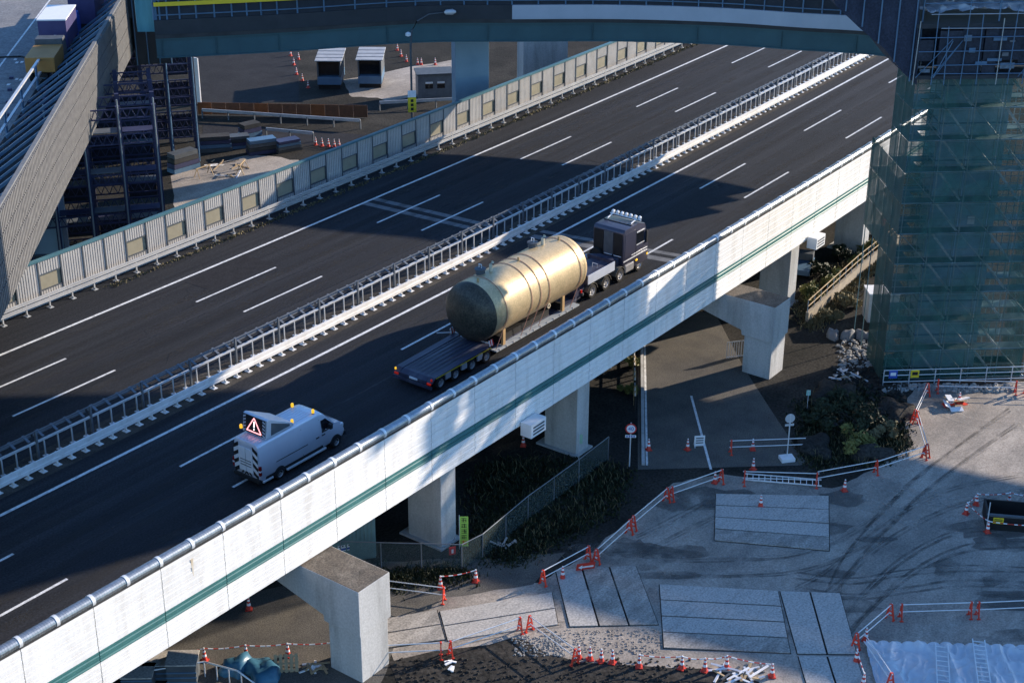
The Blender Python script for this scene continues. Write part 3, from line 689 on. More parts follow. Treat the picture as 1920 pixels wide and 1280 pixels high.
# dark sheeted pod cantilevered towards the highway
e=empty('sheeted_enclosure',at(1652,715),math.atan2(tx.y,tx.x),'dark navy sheeted enclosure jutting from the tower top towards the overpass','enclosure')
prof=[(-.05,21.6),(-1.0,22.4),(-2.4,24.0),(-4.2,25.4),(-5.8,26.8),(-6.4,28.1),(-.55,28.1)]
b=MB(); b.prism([(x,-.4,z) for x,z in prof],(0,4.9,0)); ob('sheeting',b,M_netd,e)
for k in range(6):
    x=-.6-k*1.15; zl=[21.9,23.2,24.4,25.5,26.5,28.5][k]; b=MB(); b.tube([(x,-.5,zl),(x,-.5,28.1)],.05,6); ob('standard',b,M_bluerail,e)
b=MB(); b.box(-6.4,15,.0,14.5,28.2,38); ob('unseen_shade_box',b,M_netd,e)  # added unseen storey, there only to shade the carriageways at left
for x in (0,5,10):
    b=MB(); b.tube([(x,.1,22.4),(x,.1,28.2)],.06,6); ob('standard',b,M_bluerail,e)  # posts carrying the added storey
# ================================================================ VEHICLES
def wheel(parent,x,y,r,wd,out):
    """tyre with a rim as its sub-part; out = +1 if the wheel faces +y"""
    Mx=Matrix.Rotation(R(90),4,'X')
    h=wd/2
    t=MB(); t.lathe([(r*.60,-h),(r*.90,-h),(r*.985,-h*.75),(r,-h*.4),(r,h*.4),(r*.985,h*.75),(r*.90,h),(r*.60,h),(r*.58,h*.2),(r*.58,-h*.2),(r*.60,-h)],24,Mx,(False,False))
    to=ob('tyre',t,M_rubber,parent,loc=(x,y,r),smooth=True)
    q=MB(); s=-out  # after the rotation +h points to -y
    q.lathe([(r*.60,s*h*.98),(r*.56,s*h*.98),(r*.50,s*h*.55),(r*.30,s*h*.50),(r*.26,s*h*.80),(r*.14,s*h*.86),(.01,s*h*.86)] if s>0 else [(.01,s*h*.86),(r*.14,s*h*.86),(r*.26,s*h*.80),(r*.30,s*h*.50),(r*.50,s*h*.55),(r*.56,s*h*.98),(r*.60,s*h*.98)],20,Mx,(s<0,s>0))
    ob('rim',q,M_rim,to,smooth=True)
    q=MB()
    for k in range(8):
        a=k*math.pi/4; q.box(r*.38*math.cos(a)-.03,r*.38*math.cos(a)+.03,out*h*.53-.004,out*h*.53+.012,r*.38*math.sin(a)-.03,r*.38*math.sin(a)+.03)
    ob('vent_holes',q,M_black,to)
    return to
# ---------------------------------------------------------------- van
vs0=49.3; vn=empty('escort_van',RP(vs0,-7.72,.012),KAP*vs0,'silver escort van with folding warning sign and amber beacons on its roof','van')
ST=[(0.0,.50,2.42,.90,.80),(.05,.44,2.53,.965,.84),(.25,.42,2.57,.995,.86),(2.5,.42,2.60,1.0,.86),(4.55,.42,2.60,1.0,.85),(4.85,.42,2.54,1.0,.84),(5.05,.42,2.40,.995,.83),(5.45,.42,1.98,.985,.84),(5.85,.42,1.56,.975,.86),(6.2,.42,1.42,.95,.80),(6.5,.44,1.24,.89,.74),(6.66,.50,1.02,.80,.66),(6.70,.56,.88,.72,.60)]
def vsec(x):
    for a,c in zip(ST,ST[1:]):
        if a[0]<=x<=c[0]:
            t=(x-a[0])/(c[0]-a[0]); return [lerp(p,q,t) for p,q in zip(a[1:],c[1:])]
    return list(ST[-1][1:])
def vring(x,zb,zt,hw,ht):
    zs=lerp(zb,zt,.52); zr=zt-.14*min(1,(zt-zb)/1.5)
    pts=[(-hw*.94,zb),(-hw,zb+.12),(-hw,zs),(lerp(-hw,-ht,.8),zr-.05),(-ht,zr+.04),(-ht*.90,zt-.03),(-ht*.55,zt)]
    return [Vector((x,y,z)) for y,z in pts]+[Vector((x,-y,z)) for y,z in reversed(pts)]
b=MB(); rings=[vring(*s_) for s_ in ST]; n=len(rings[0])
vsx=[p for r_ in rings for p in r_]; fs=[]
for i in range(len(rings)-1):
    for j in range(n): fs.append((i*n+j,i*n+(j+1)%n,(i+1)*n+(j+1)%n,(i+1)*n+j))
fs.append(tuple(range(n))); fs.append(tuple((len(rings)-1)*n+j for j in range(n))); b.add(vsx,fs)
ob('body',b,M_van,vn,smooth=True)
def side_plate(xz,m,name,off=.006,parent=vn,s=-1):
    """thin plate lying on the van's flank"""
    b=MB(); out=[]
    for x,z in xz:
        zb,zt,hw,ht=vsec(x); zs=lerp(zb,zt,.52); zr=zt-.19*min(1,(zt-zb)/1.5)
        y=hw if z<=zs else lerp(hw,lerp(hw,ht,.8),min(1,(z-zs)/(zr-zs)))
        out.append(Vector((x,s*(y+off),z)))
    b.prism(out,(0,-s*.03,0)); return ob(name,b,m,parent)
for s in (-1,1):
    side_plate([(4.72,1.36),(5.55,1.36),(5.72,1.48),(5.12,2.06),(4.72,2.08)],M_glass,'side_window',off=.035,s=s)
    side_plate([(.4,.44),(4.75,.44),(4.75,.60),(.4,.60)],M_plastic,'sill_trim',s=s)
    side_plate([(1.2,1.12),(3.6,1.12),(3.6,1.16),(1.2,1.16)],M_plastic,'side_moulding',off=.015,s=s)
    for x in (4.6,3.2): side_plate([(x,.62),(x+.025,.62),(x+.025,2.2),(x,2.2)],M_frame,'door_seam',off=.004,s=s)
    side_plate([(4.70,1.18),(4.95,1.18),(4.95,1.24),(4.70,1.24)],M_plastic,'door_handle',off=.03,s=s); side_plate([(4.25,1.18),(4.48,1.18),(4.48,1.24),(4.25,1.24)],M_plastic,'door_handle',off=.03,s=s)
    b=MB(); b.box(1.9,4.95,s*1.02-.06,s*1.02+.06,.30,.40); ob('side_step',b,M_alu_w,vn,bev=.02)
    b=MB(); b.box(.15,.9,s*1.0-.05,s*1.0+.05,.32,.42); ob('side_step',b,M_alu_w,vn,bev=.02)
    wheel(vn,1.42,s*.90,.345,.26,s); wheel(vn,5.80,s*.90,.345,.26,s)
    for x in (1.42,5.80):
        b=MB(); b.prism([(x+.44*math.cos(a*math.pi/10),s*.86,.345+.44*math.sin(a*math.pi/10)) for a in range(11)],(0,s*.145,0)); ob('wheel_arch',b,M_plastic,vn)
    b=MB(); b.box(5.15,5.35,s*1.03,s*1.26,1.45,1.75); ob('mirror',b,M_plastic,vn,bev=.04)
    b=MB(); b.box(6.42,6.62,s*.74-.10,s*.74+.12,.92,1.16); ob('headlamp',b,M_signw,vn,bev=.05)
    b=MB(); b.box(-.03,.10,s*.96-.07,s*.96+.055,.80,1.35); ob('tail_lamp',b,M_tailoff,vn,bev=.015)
    b=MB(); b.box(-.035,.105,s*.96-.072,s*.96+.06,1.02,1.11); ob('indicator_lens',b,M_signw,vn)
# windscreen
b=MB(); b.add([(4.93,-.76,2.50),(4.93,.76,2.50),(5.80,.88,1.64),(5.80,-.88,1.64)],[(0,1,2,3)]); o=ob('windscreen',b,M_glass,vn); o.location=(.03,0,.03)
b=MB(); b.box(6.55,6.78,-.86,.86,.36,.62); ob('front_bumper',b,M_plastic,vn,bev=.05)
b=MB(); b.box(-.10,.12,-.95,.95,.34,.56); ob('rear_bumper',b,M_plastic,vn,bev=.03)
# striped rear and white panels
Mstr=[M_black,M_band]
for s in (-1,1):
    for k in range(7):
        z0=.60+k*.235; b=MB(); b.prism([(-.012,s*.52,z0+.16),(-.012,s*.88,z0-.08),(-.012,s*.88,z0+.155),(-.012,s*.52,z0+.395)],(-.012,0,0)); ob('chevron_stripe',b,Mstr[k%2],vn)
    b=MB(); b.box(-.045,-.006,s*.265-.245,s*.265+.245,.78,2.18); ob('rear_door_panel',b,M_signw,vn,bev=.01)
for k in range(3):
    b=MB(); b.box(-.052,-.046,-.4,.4,1.12+k*.16,1.17+k*.16); ob('panel_slot',b,M_frame,vn)
for s in (-1,1):
    for k in range(2):
        b=MB(); b.prism([(-.012,s*(.05+k*.24),.60),(-.012,s*(.17+k*.24),.60),(-.012,s*(.05+k*.24),.76),(-.012,s*max(0,(k*.24-.07)),.76)],(-.02,0,0)); ob('chevron_stripe',b,M_black,vn)
# roof ribs
for k in range(7):
    y=-.60+k*.2; b=MB(); b.box(2.65,4.3,y-.035,y+.035,2.585,2.625); ob('roof_rib',b,M_van,vn,bev=.01)
for k in range(5):
    y=-.52+k*.26; b=MB(); b.box(.15,.75,y-.03,y+.03,2.565,2.60); ob('roof_rib',b,M_van,vn)
# warning sign box
sb=MB(); sb.prism([(.70,-.88,2.64),(.84,-.88,3.66),(1.0,-.88,3.70),(2.75,-.88,2.80),(2.75,-.88,2.64)],(0,1.76,0)); sg=ob('sign_box',sb,M_van,vn,bev=.03,label='wedge-shaped roof sign box with a lit warning triangle')
b=MB(); b.prism([(1.05,-.895,2.74),(1.12,-.895,3.45),(2.45,-.895,2.86),(2.45,-.895,2.74)],(0,.01,0)); ob('side_recess',b,M_frame,sg)
SH=Matrix(((1,0,.137,-.137*2.64-.06),(0,1,0,0),(0,0,1.42,-1.42*2.70+2.70),(0,0,0,1)))
b=MB(); b.box(.735,.755,-.80,.80,2.70,3.38,SH); ob('sign_face',b,M_black,sg)
for k in range(5):
    for s in (-1,1):
        b=MB(); z0=2.70+k*.136; b.prism([SH@Vector(q_) for q_ in ((.732,s*.80,z0),(.732,s*.62,z0+.05),(.732,s*.62,z0+.118),(.732,s*.80,z0+.068))],(-.01,0,0)); ob('border_stripe',b,M_van,sg)
tri=[SH@Vector((.722,y*1.25,z)) for y,z in ((-.42,2.78),(.42,2.78),(0,3.34))]
for i in range(3):
    b=MB(); b.tube([tri[i],tri[(i+1)%3]],.028,6); ob('warning_triangle',b,M_neon,sg)
b=MB(); b.box(.715,.73,-.032,.032,2.96,3.20,SH); ob('exclamation_mark',b,M_neonw,sg)
b=MB(); b.box(.715,.73,-.032,.032,2.86,2.91,SH); ob('exclamation_dot',b,M_neonw,sg)
for x,y in ((4.25,.68),(4.42,-.70),(2.72,-.80),(.70,.98)):
    z0=2.60 if x>1 else 2.72
    if x<3 and x>2: z0=2.74
    b=MB(); b.lathe([(.07,z0-.02),(.07,z0+.03)],10); o=ob('beacon_base',b,M_plastic,vn,loc=(x,y,0))
    b=MB(); b.lathe([(.085,0),(.085,.16),(.06,.21),(.01,.22)],12); ob('amber_beacon',b,M_amber,o,loc=(0,0,z0+.03),smooth=True)
# ---------------------------------------------------------------- tractor unit
ts=80.0; tr=empty('tractor_truck',RP(ts,-7.30,.012),KAP*ts,'dark grey four-axle tractor truck pulling the tank trailer','truck')
for x in (.54,2.20,3.95):
    for s in (-1,1): wheel(tr,x,s*1.02,.50,.46,s)
for s in (-1,1): wheel(tr,6.42,s*1.05,.50,.32,s)
b=MB()
for s in (-1,1): b.box(-.5,7.2,s*.42-.05,s*.42+.05,.72,.98)
for x in (-.4,1.4,3.0,4.6): b.box(x,x+.15,-.42,.42,.74,.95)
ob('chassis',b,M_frame,tr,kind=None)
for x in (.54,2.20,3.95):
    for s in (-1,1):
        b=MB(); pts=[]
        for k in range(9):
            a=math.pi*(k/8)*.9+.157; pts.append((x+.60*math.cos(a),.50+.60*math.sin(a)))
        for (x1,z1),(x2,z2) in zip(pts,pts[1:]): b.bar((x1,s*1.02,z1),(x2,s*1.02,z2),.5,.035,up=(0,0,1))
        ob('mudguard',b,M_saddle if False else mat('mudguard_grey',(.16,.15,.12),(.12,.11,.09),scale=3,rough=.45),tr)
# cab
cb=MB(); cb.prism([(4.25,-1.24,1.05),(4.25,-1.24,3.42),(4.40,-1.24,3.62),(6.2,-1.24,3.66),(6.95,-1.24,3.42),(7.42,-1.24,2.2),(7.50,-1.24,.55),(5.2,-1.24,.55),(5.2,-1.24,1.05)],(0,2.48,0)); cab=ob('cab',cb,M_cab,tr,bev=.07,smooth=True)
for s in (-1,1):
    b=MB(); b.prism([(5.95,s*1.245,2.15),(6.85,s*1.245,2.15),(6.78,s*1.245,2.95),(5.95,s*1.245,2.98)],(0,s*.012,0)); ob('side_window',b,M_glass,cab)
    b=MB(); b.box(5.9,6.92,s*1.25-.012,s*1.25+.02,2.08,2.14); b.box(5.9,6.9,s*1.25-.012,s*1.25+.02,2.99,3.05); ob('window_trim',b,M_alu_w,cab)
    b=MB(); b.box(4.3,7.35,s*1.25-.01,s*1.25+.03,1.30,1.38); ob('chrome_strip',b,M_alu_w,cab)
    b=MB(); b.box(5.3,7.35,s*1.25-.01,s*1.25+.03,1.52,1.57); ob('chrome_strip',b,M_alu_w,cab)
    b=MB(); b.box(5.86,5.89,s*1.25-.005,s*1.25+.008,.8,3.2); ob('door_seam',b,M_black,cab)
    b=MB(); b.box(4.45,5.8,s*1.25-.004,s*1.25+.018,1.6,3.3); ob('side_fairing',b,M_cab,cab,bev=.01)
    b=MB(); b.box(4.5,5.6,s*1.16-.14,s*1.16+.08,.45,1.02); ob('fuel_tank',b,M_rim,tr,bev=.08)
    b=MB(); b.box(7.05,7.25,s*1.32-.02,s*1.32+.22,1.95,2.85); ob('mirror',b,M_plastic,cab,bev=.04); b=MB(); b.tube([(6.95,s*1.2,2.9),(7.15,s*1.42,2.9)],.025,6); ob('mirror_arm',b,M_plastic,cab)
    b=MB(); b.box(5.85,6.05,s*1.27-.03,s*1.27+.03,.95,1.05); ob('marker_lamp',b,M_amber,cab)
    b=MB(); b.box(7.30,7.44,s*1.22-.03,s*1.22+.05,.95,1.1); ob('indicator',b,M_amber,cab)
b=MB(); b.add([(7.0,-1.1,3.30),(7.0,1.1,3.30),(7.45,1.14,2.15),(7.45,-1.14,2.15)],[(0,1,2,3)]); o=ob('windscreen',b,M_glass,cab); o.location=(.03,0,.01)
b=MB(); b.box(5.35,5.42,-1.15,1.15,3.645,3.68); ob('roof_seam',b,M_black,cab)
b=MB(); b.tube([(6.35,-1.25,3.78),(6.35,1.25,3.78)],.04,8); lb=ob('light_bar',b,M_alu_w,cab,smooth=True)
for k in range(7):
    y=-1.08+k*.36; b=MB(); b.lathe([(.02,-.08),(.10,-.06),(.14,.06),(.14,.08)],12,Matrix.Translation((6.42,y,3.90))@Matrix.Rotation(R(90),4,'Y')); ob('spot_lamp',b,M_alu_w,lb,smooth=True)
for s in (-1,1):
    b=MB(); b.tube([(5.55,s*.95,3.72),(6.25,s*.95,3.86)],.05,8); ob('air_horn',b,M_alu_w,cab,smooth=True)
# back of the cab
for y0,y1,m_ in ((-1.15,-.45,M_black),(-.4,.35,M_frame),(.4,1.15,M_black)):
    b=MB(); b.box(4.20,4.24,y0,y1,1.75,3.35); ob('rear_panel',b,m_,cab,bev=.01)
    b=MB(); b.box(4.17,4.21,y0+.05,y1-.05,1.70,1.76); ob('rear_trim',b,M_alu_w,cab)
b=MB(); b.box(3.8,4.22,-.95,.30,1.05,1.62); ob('tool_locker',b,M_trail,tr,bev=.03)
b=MB(); b.lathe([(.30,-.13),(.48,-.13),(.50,0),(.48,.13),(.30,.13)],22,Matrix.Translation((4.0,.80,1.55))@Matrix.Rotation(R(90),4,'Y')); ob('spare_wheel',b,M_rubber,tr,smooth=True)
for s in (-1,1):
    b=MB(); b.box(-.58,-.50,s*.95-.16,s*.95+.16,.72,.92); ob('tail_lamp',b,M_tail,tr)
b=MB(); b.box(-.56,-.44,-1.2,1.2,.55,.72); ob('rear_beam',b,M_frame,tr)
# ---------------------------------------------------------------- low-bed trailer
ls=63.2; tl=empty('lowbed_trailer',RP(ls,-7.42,.012),KAP*ls,'navy blue four-axle lowbed trailer with a sloping rear deck','trailer')
for x in (.84,2.25,3.85,5.30):
    for s in (-1,1): wheel(tl,x,s*1.22,.42,.48,s)
b=MB(); b.prism([(.0,-1.5,.74),(.35,-1.5,.92),(5.6,-1.5,1.00),(6.1,-1.5,.55),(6.1,-1.5,.40),(.0,-1.5,.50)],(0,3.0,0)); 
dk=MB(); dk.prism([(.0,-1.0,.50),(.0,-1.0,.72),(.3,-1.0,.90),(5.7,-1.0,.98),(6.1,-1.0,.52),(6.1,-1.0,.45)],(0,2.0,0)); rd=ob('rear_deck',dk,M_trail,tl,bev=.02)
for s in (-1,1):
    b=MB(); b.prism([(.02,s*1.02,.70),(.3,s*1.02,.93),(5.75,s*1.02,1.03),(5.75,s*1.02,.97),(.3,s*1.02,.87),(.02,s*1.02,.62)],(0,s*.46,0)); ob('deck_wing',b,M_trail,tl,bev=.012)
    b=MB(); b.box(.35,5.7,s*1.485-.012,s*1.485+.012,.86,.90); ob('reflective_strip',b,M_yellow,tl)
    b=MB(); b.box(-.07,-.0,s*1.25-.14,s*1.25+.14,.56,.68); ob('tail_lamp',b,M_tail,tl)
    b=MB(); b.lathe([(.06,0),(.06,.12),(.01,.15)],10); ob('marker_lamp',b,M_tail if s<0 else M_amber,tl,loc=(.05,s*1.38,.80))
    for k in range(3):
        x=1.35+k*1.55; b=MB(); b.box(x,x+.5,s*1.36-.05,s*1.36+.05,.40,.80); ob('suspension_bracket',b,M_galv,tl)
    # striped marker board
    for k in range(4):
        b=MB(); b.prism([(5.5+k*.10,s*1.50,1.04),(5.6+k*.10,s*1.50,1.04),(5.5+k*.10,s*1.50,1.45),(5.4+k*.10,s*1.50,1.45)],(0,s*.03,0)); ob('marker_board_stripe',b,M_signred if k%2 else M_band,tl)
for k in range(6):
    b=MB(); b.box(.5,5.5,-.9+k*.34,-.86+k*.34,.965,.995); o=ob('deck_groove',b,M_frame,rd)
b=MB(); b.box(-.10,-.02,-1.5,1.5,.30,.50); ob('rear_bumper',b,M_trail,tl,bev=.015)
b=MB(); b.box(-.05,.0,-.35,.25,.58,.70); ob('number_plate',b,M_signw,tl)
b=MB(); b.tube([(5.9,-1.45,1.0),(5.9,1.5,1.02)],.05,8); ob('cross_tube',b,M_galv,tl,smooth=True)
b=MB(); b.tube([(5.9,1.5,1.02),(4.9,2.15,1.15)],.04,8); b2=b; ob('side_arm',b,M_galv,tl,smooth=True)
# low bed
b=MB(); b.box(6.1,15.6,-1.0,1.0,.32,.52); ob('low_bed',b,M_trail,tl,bev=.02)
for s in (-1,1):
    b=MB(); b.box(6.2,15.2,s*1.28-.24,s*1.28+.24,.36,.46); ob('side_plank',b,mat('outrigger_grey',(.34,.38,.42),(.26,.30,.34),scale=2,rough=.55),tl,bev=.01)
    for k in range(12):
        b=MB(); b.box(6.5+k*.72,6.62+k*.72,s*1.52-.02,s*1.52+.05,.38,.50); ob('lashing_ring',b,M_galv,tl)
# gooseneck over the tractor's rear axles
b=MB(); b.prism([(15.6,-.95,.32),(15.6,-.95,.9),(16.6,-1.1,1.78),(19.6,-1.1,1.78),(20.0,-.8,1.72),(20.0,-.8,1.25),(16.9,-1.1,1.22),(16.2,-.95,.34)],(0,1.9,0)); 
gk=MB(); gk.prism([(15.6,-.85,.32),(15.6,-.85,.9),(16.6,-.85,1.62),(20.2,-.85,1.62),(20.2,-.85,1.28),(16.9,-.85,1.22),(16.3,-.85,.34)],(0,1.7,0)); gn=ob('gooseneck',gk,M_trail,tl,bev=.02)
for s in (-1,1):
    b=MB(); b.box(16.7,19.9,s*1.13-.03,s*1.13+.03,1.22,1.86); ob('side_board',b,mat('board_pale',(.50,.54,.60),(.42,.46,.52),scale=1.5,rough=.5),gn,bev=.01)
    b=MB(); b.box(16.7,19.9,s*.87,s*1.09,1.25,1.32); ob('floor_edge',b,M_trail,gn)
b=MB(); b.box(16.65,16.7,-1.1,1.1,1.22,1.86); ob('end_board',b,M_trail,gn); b=MB(); b.prism([(19.95,-1.1,1.25),(20.5,-.5,1.25),(20.5,.5,1.25),(19.95,1.1,1.25)],(0,0,.6)); ob('nose_board',b,M_trail,gn)
b=MB(); b.tube([(18.6,-.6,1.65),(18.6,-.6,1.95),(18.6,-.2,1.95),(18.6,-.2,1.65)],.03,6); ob('grab_hoop',b,M_galv,gn)
# ---------------------------------------------------------------- the tank
ks=68.9; tk=empty('storage_tank',RP(ks,-7.42,.53),KAP*ks,'large bronze cylindrical tank lashed on the trailer','tank')
TR,TL,TC=1.93,9.55,2.40
Mx=Matrix.Translation((0,0,TC))@Matrix.Rotation(R(90),4,'Y')
b=MB(); b.lathe([(TR-.03,0),(TR,.02),(TR,TL-.02),(TR-.03,TL)],64,Mx); sh_=ob('shell',b,M_tank,tk,smooth=True)
hd=[(TR*math.cos(a),-.95*math.sin(a)) for a in [i*math.pi/2/9 for i in range(10)]]
hd[-1]=(.02,-.95)
b=MB(); b.lathe(list(reversed([(r_,h+.0) for r_,h in hd])),64,Mx); ob('rear_head',b,M_tankend_shade,tk,smooth=True,label='dark domed rear head of the tank')
b=MB(); b.lathe([(r_,TL-h) for r_,h in hd],64,Mx); ob('front_head',b,M_tank,tk,smooth=True)
for x in (.10,TL-.10):
    b=MB(); b.lathe([(TR-.01,x-.05),(TR+.006,x-.03),(TR+.006,x+.03),(TR-.01,x+.05)],64,Mx); ob('weld_seam',b,M_tank,sh_,smooth=True)
for x in (1.0,3.6,4.55,5.5,TL-.55):
    b=MB(); pts=[]
    for k in range(33):
        a=R(-28)+R(236)*k/32; pts.append((x,(TR+.03)*math.cos(a+0),TC+(TR+.03)*math.sin(a)))
    pts=[(x-.5,1.45,.0)]+pts+[(x-.5,-1.45,.0)]
    b.tube(pts,.022,5); ob('lashing_strap',b,M_strap,tk)
for x in (1.55,7.05):
    b=MB(); b.lathe([(.30,0),(.30,.28),(.36,.28),(.36,.36),(.05,.40)],16); nz_=ob('manhole',b,M_frame,tk,loc=(x,.55,TC+TR*.955),smooth=True)
    b=MB(); b.tube([(0,-.1,.35),(0,-.1,.62),(0,.1,.62),(0,.1,.35)],.03,6); ob('manhole_handle',b,M_alu_w,nz_)
    b=MB(); b.tube([(x+.55,.15,TC+TR-.05),(x+.55,.15,TC+TR+.45),(x+.75,.15,TC+TR+.55)],.11,10); ob('vent_pipe',b,mat('pipe_cream',(.62,.55,.40),(.54,.47,.34),scale=3,rough=.5),tk,smooth=True)
for x in (.35,4.5,8.9):
    b=MB(); b.bar((x,-.2,TC+TR-.05),(x,-.2,TC+TR+.22),.14,.06); ob('lifting_lug',b,M_saddle,tk)
for x in (1.45,7.85):
    for s in (-1,1):
        b=MB(); b.box(x-.12,x+.12,s*1.32-.08,s*1.32+.08,0,TC-1.35); ob('saddle_post',b,M_saddle,tk)
    b=MB(); b.box(x-.10,x+.10,-1.22,1.22,.0,.5); ob('saddle_beam',b,M_black,tk)
b=MB(); b.lathe([(.10,0),(.10,.06),(.17,.06),(.17,-.02)],16,Matrix.Translation((6.0,-1.5,1.05))@Matrix.Rotation(R(90),4,'X')); ob('outlet_flange',b,mat('pipe_cream',(.6,.5,.4)),tk)
b=MB(); b.box(1.6,6.8,-1.0,1.0,0,.42); ob('dunnage',b,M_black,tk)
# ================================================================ SITE THINGS ON THE GROUND
def ordinal(i): return ['first','second','third','fourth','fifth','sixth','seventh','eighth','ninth','tenth'][i]
# ---- traffic cone prototype
def make_cone(loc,label,rz=0):
    e=empty('traffic_cone',loc,rz,label,'cone','red and white traffic cones around the site')
    b=MB(); b.box(-.19,.19,-.19,.19,0,.05); ob('base',b,M_red,e,bev=.012)
    b=MB(); b.lathe([(.155,.05),(.145,.07),(.04,.78),(.01,.80)],14); ob('body',b,M_red,e,smooth=True)
    for z0,z1 in ((.30,.44),(.56,.68)):
        r0=lerp(.145,.04,(z0-.07)/.71)+.004; r1=lerp(.145,.04,(z1-.07)/.71)+.004
        b=MB(); b.lathe([(r0,z0),(r1,z1)],14,None,(False,False)); ob('reflective_band',b,M_band,e,smooth=True)
    b=MB(); b.lathe([(.045,.75),(.045,.82),(.01,.83)],10); ob('tip',b,M_band,e)
    return e
cone0=None
def cone(px,py,label,z=GZ+.012):
    global cone0
    p=at(px,py,z); rz=random.uniform(0,1.5)
    if cone0 is None: cone0=make_cone(p,label,rz); return cone0
    return dup(cone0,p,rz,label)
def row(pts,what):
    for i,(x,y) in enumerate(pts): cone(x,y,'%s traffic cone from the left %s'%(ordinal(i),what))
row([(1085,1233),(1106,1236),(1127,1240),(1148,1242)],'in the tight row on the dark earth bank')
row([(1198,1250),(1278,1253),(1321,1257),(1362,1252),(1447,1268)],'along the striped rope at the bottom of the lot')
row([(384,1238),(462,1232),(540,1229)],'along the rope under the left end of the viaduct')
cone(467,1142,'lone traffic cone in the shade just below the wall, left of the portal pier')
row([(826,1102),(892,1090)],'of the pair joined by a short striped rope')
cone(1055,1084,'traffic cone standing by the red arrow board')
cone(981,836,'traffic cone in the dark between the two square piers')
row([(1216,843),(1289,843),(1411,843)],'across the far end of the street')
cone(1412,880,'traffic cone behind the ladder lying across the street mouth'); cone(1340,905,'traffic cone where the street meets the gravel')
cone(1426,949,'lone traffic cone on the steel plates in front of the ladder'); cone(1583,920,'traffic cone at the right end of the lying ladder')
row([(1605,1240),(1623,1200)],'at the corner of the white tarpaulin'); cone(1618,1285,'traffic cone half cut off by the bottom edge beside the tarpaulin')
row([(1811,963),(1830,946),(1851,998),(1891,944)],'around the black trench box')
cone(1798,755,'traffic cone beside the heap of red boards near the tower')
cone(560,112,'small traffic cone on the far yard beneath the overpass',GZ); 
for i,(x,y) in enumerate([(545,105),(551,122),(556,140),(567,152),(578,165)]): cone(x,y,'%s traffic cone from the top in the line left of the cabins'%ordinal(i),GZ)
for i,(x,y) in enumerate([(745,95),(752,106),(762,116),(783,122),(790,122),(816,122)]): cone(x,y,'%s traffic cone in the line right of the cabins'%ordinal(i),GZ)
for i,(x,y) in enumerate([(592,272),(604,274),(616,275),(627,276),(636,276)]): cone(x,y,'%s traffic cone in the row just beyond the far noise wall'%ordinal(i),GZ)
# ---- striped ropes
def rope(pts,label,z=.78):
    P=[at(x,y)+Vector((0,0,z)) for x,y in pts]; e=empty('striped_rope',P[0],0,label,'rope')
    line=[]
    for a,c in zip(P,P[1:]):
        for k in range(8):
            t=k/8; q=a.lerp(c,t); q.z-=.10*4*t*(1-t); line.append(q-P[0])
    line.append(P[-1]-P[0])
    b=MB(); b.tube(line,.026,6); ob('core',b,M_red,e)
    b=MB(); acc=0
    for a,c in zip(line,line[1:]):
        L=(c-a).length; k=0
        while k<L:
            if int((acc+k)/.22)%2==0: b.tube([a.lerp(c,k/L),a.lerp(c,min(1,(k+.22)/L))],.032,6)
            k+=.22
        acc+=L
    ob('white_sleeves',b,M_band,e,kind='stuff')
rope([(1198,1250),(1278,1253),(1321,1257),(1362,1252),(1447,1268)],'red and white rope strung over the cones at the bottom of the lot')
rope([(326,1242),(384,1238),(462,1232),(540,1229),(628,1226)],'red and white rope strung over the cones under the viaduct')
rope([(826,1102),(892,1090)],'short red and white rope between two cones by the fence')
rope([(1605,1240),(1618,1285)],'red and white rope down the left side of the tarpaulin')
rope([(1811,963),(1851,998),(1960,1006)],'red and white rope in front of the black trench box')
rope([(1811,963),(1830,946),(1891,944),(1960,952)],'red and white rope behind the black trench box')
# ---- pipe barricades: A-frame stands with two pipes
fr0=None
def make_frame(loc,rz,label):
    e=empty('barricade_stand',loc,rz,label,'barricade','red plastic barricade stands')
    for s in (-1,1):
        b=MB(); b.bar((0,s*.24,.02),(0,s*.05,.95),.09,.05,up=(1,0,0)); ob('leg',b,M_orange,e)
        b=MB(); b.box(-.10,.10,s*.24-.05,s*.24+.05,0,.04); ob('foot',b,M_orange,e)
    for z,wd in ((.30,.19),(.52,.14)):
        b=MB(); b.box(-.03,.03,-wd,wd,z-.04,z+.04); ob('cross_bar',b,M_orange,e)
    b=MB(); b.box(-.05,.05,-.075,.075,.90,.99); ob('head',b,M_orange,e,bev=.01)
    b=MB(); b.box(-.036,-.031,-.07,.07,.36,.47); ob('label_plate',b,M_signw,e)
    return e
nspan=0
def span(a,c,where,fa=True,fc=True):
    """two stands joined by an upper and a lower pipe"""
    global fr0,nspan
    A=at(*a,GZ+.012); C=at(*c,GZ+.012); dr=(C-A); rz=math.atan2(dr.y,dr.x)
    for P,use,w in ((A,fa,'left'),(C,fc,'right')):
        if not use: continue
        lab='red barricade stand, %s end of pipes %s'%(w,where)
        if fr0 is None: fr0=make_frame(P,rz,lab)
        else: dup(fr0,P,rz,lab)
    for z,w in ((.94,'upper'),(.48,'lower')):
        b=MB(); n_=dr.normalized()*.12; b.tube([-n_,dr+n_],.030,8)
        ob('barrier_pipe',b,M_pipe,loc=A+Vector((0,.0,z)),smooth=True,label='%s white barrier pipe %s'%(w,where),cat='pipe',group='white barrier pipes')
span((1018,1096),(1103,1050),'above the arrow board')
span((1118,1056),(1180,1000),'running up beside the dark verge')
span((1187,993),(1250,940),'in the middle of the verge line')
span((1259,938),(1352,905),'near the street corner')
span((1370,850),(1505,845),'across the street by the sign post',True,False)
span((1395,908),(1530,912),'above the lying ladder')
span((1534,908),(1642,888),'right of the lying ladder',False,True)
span((1646,888),(1732,860),'at the lower edge of the hollow',False,True)
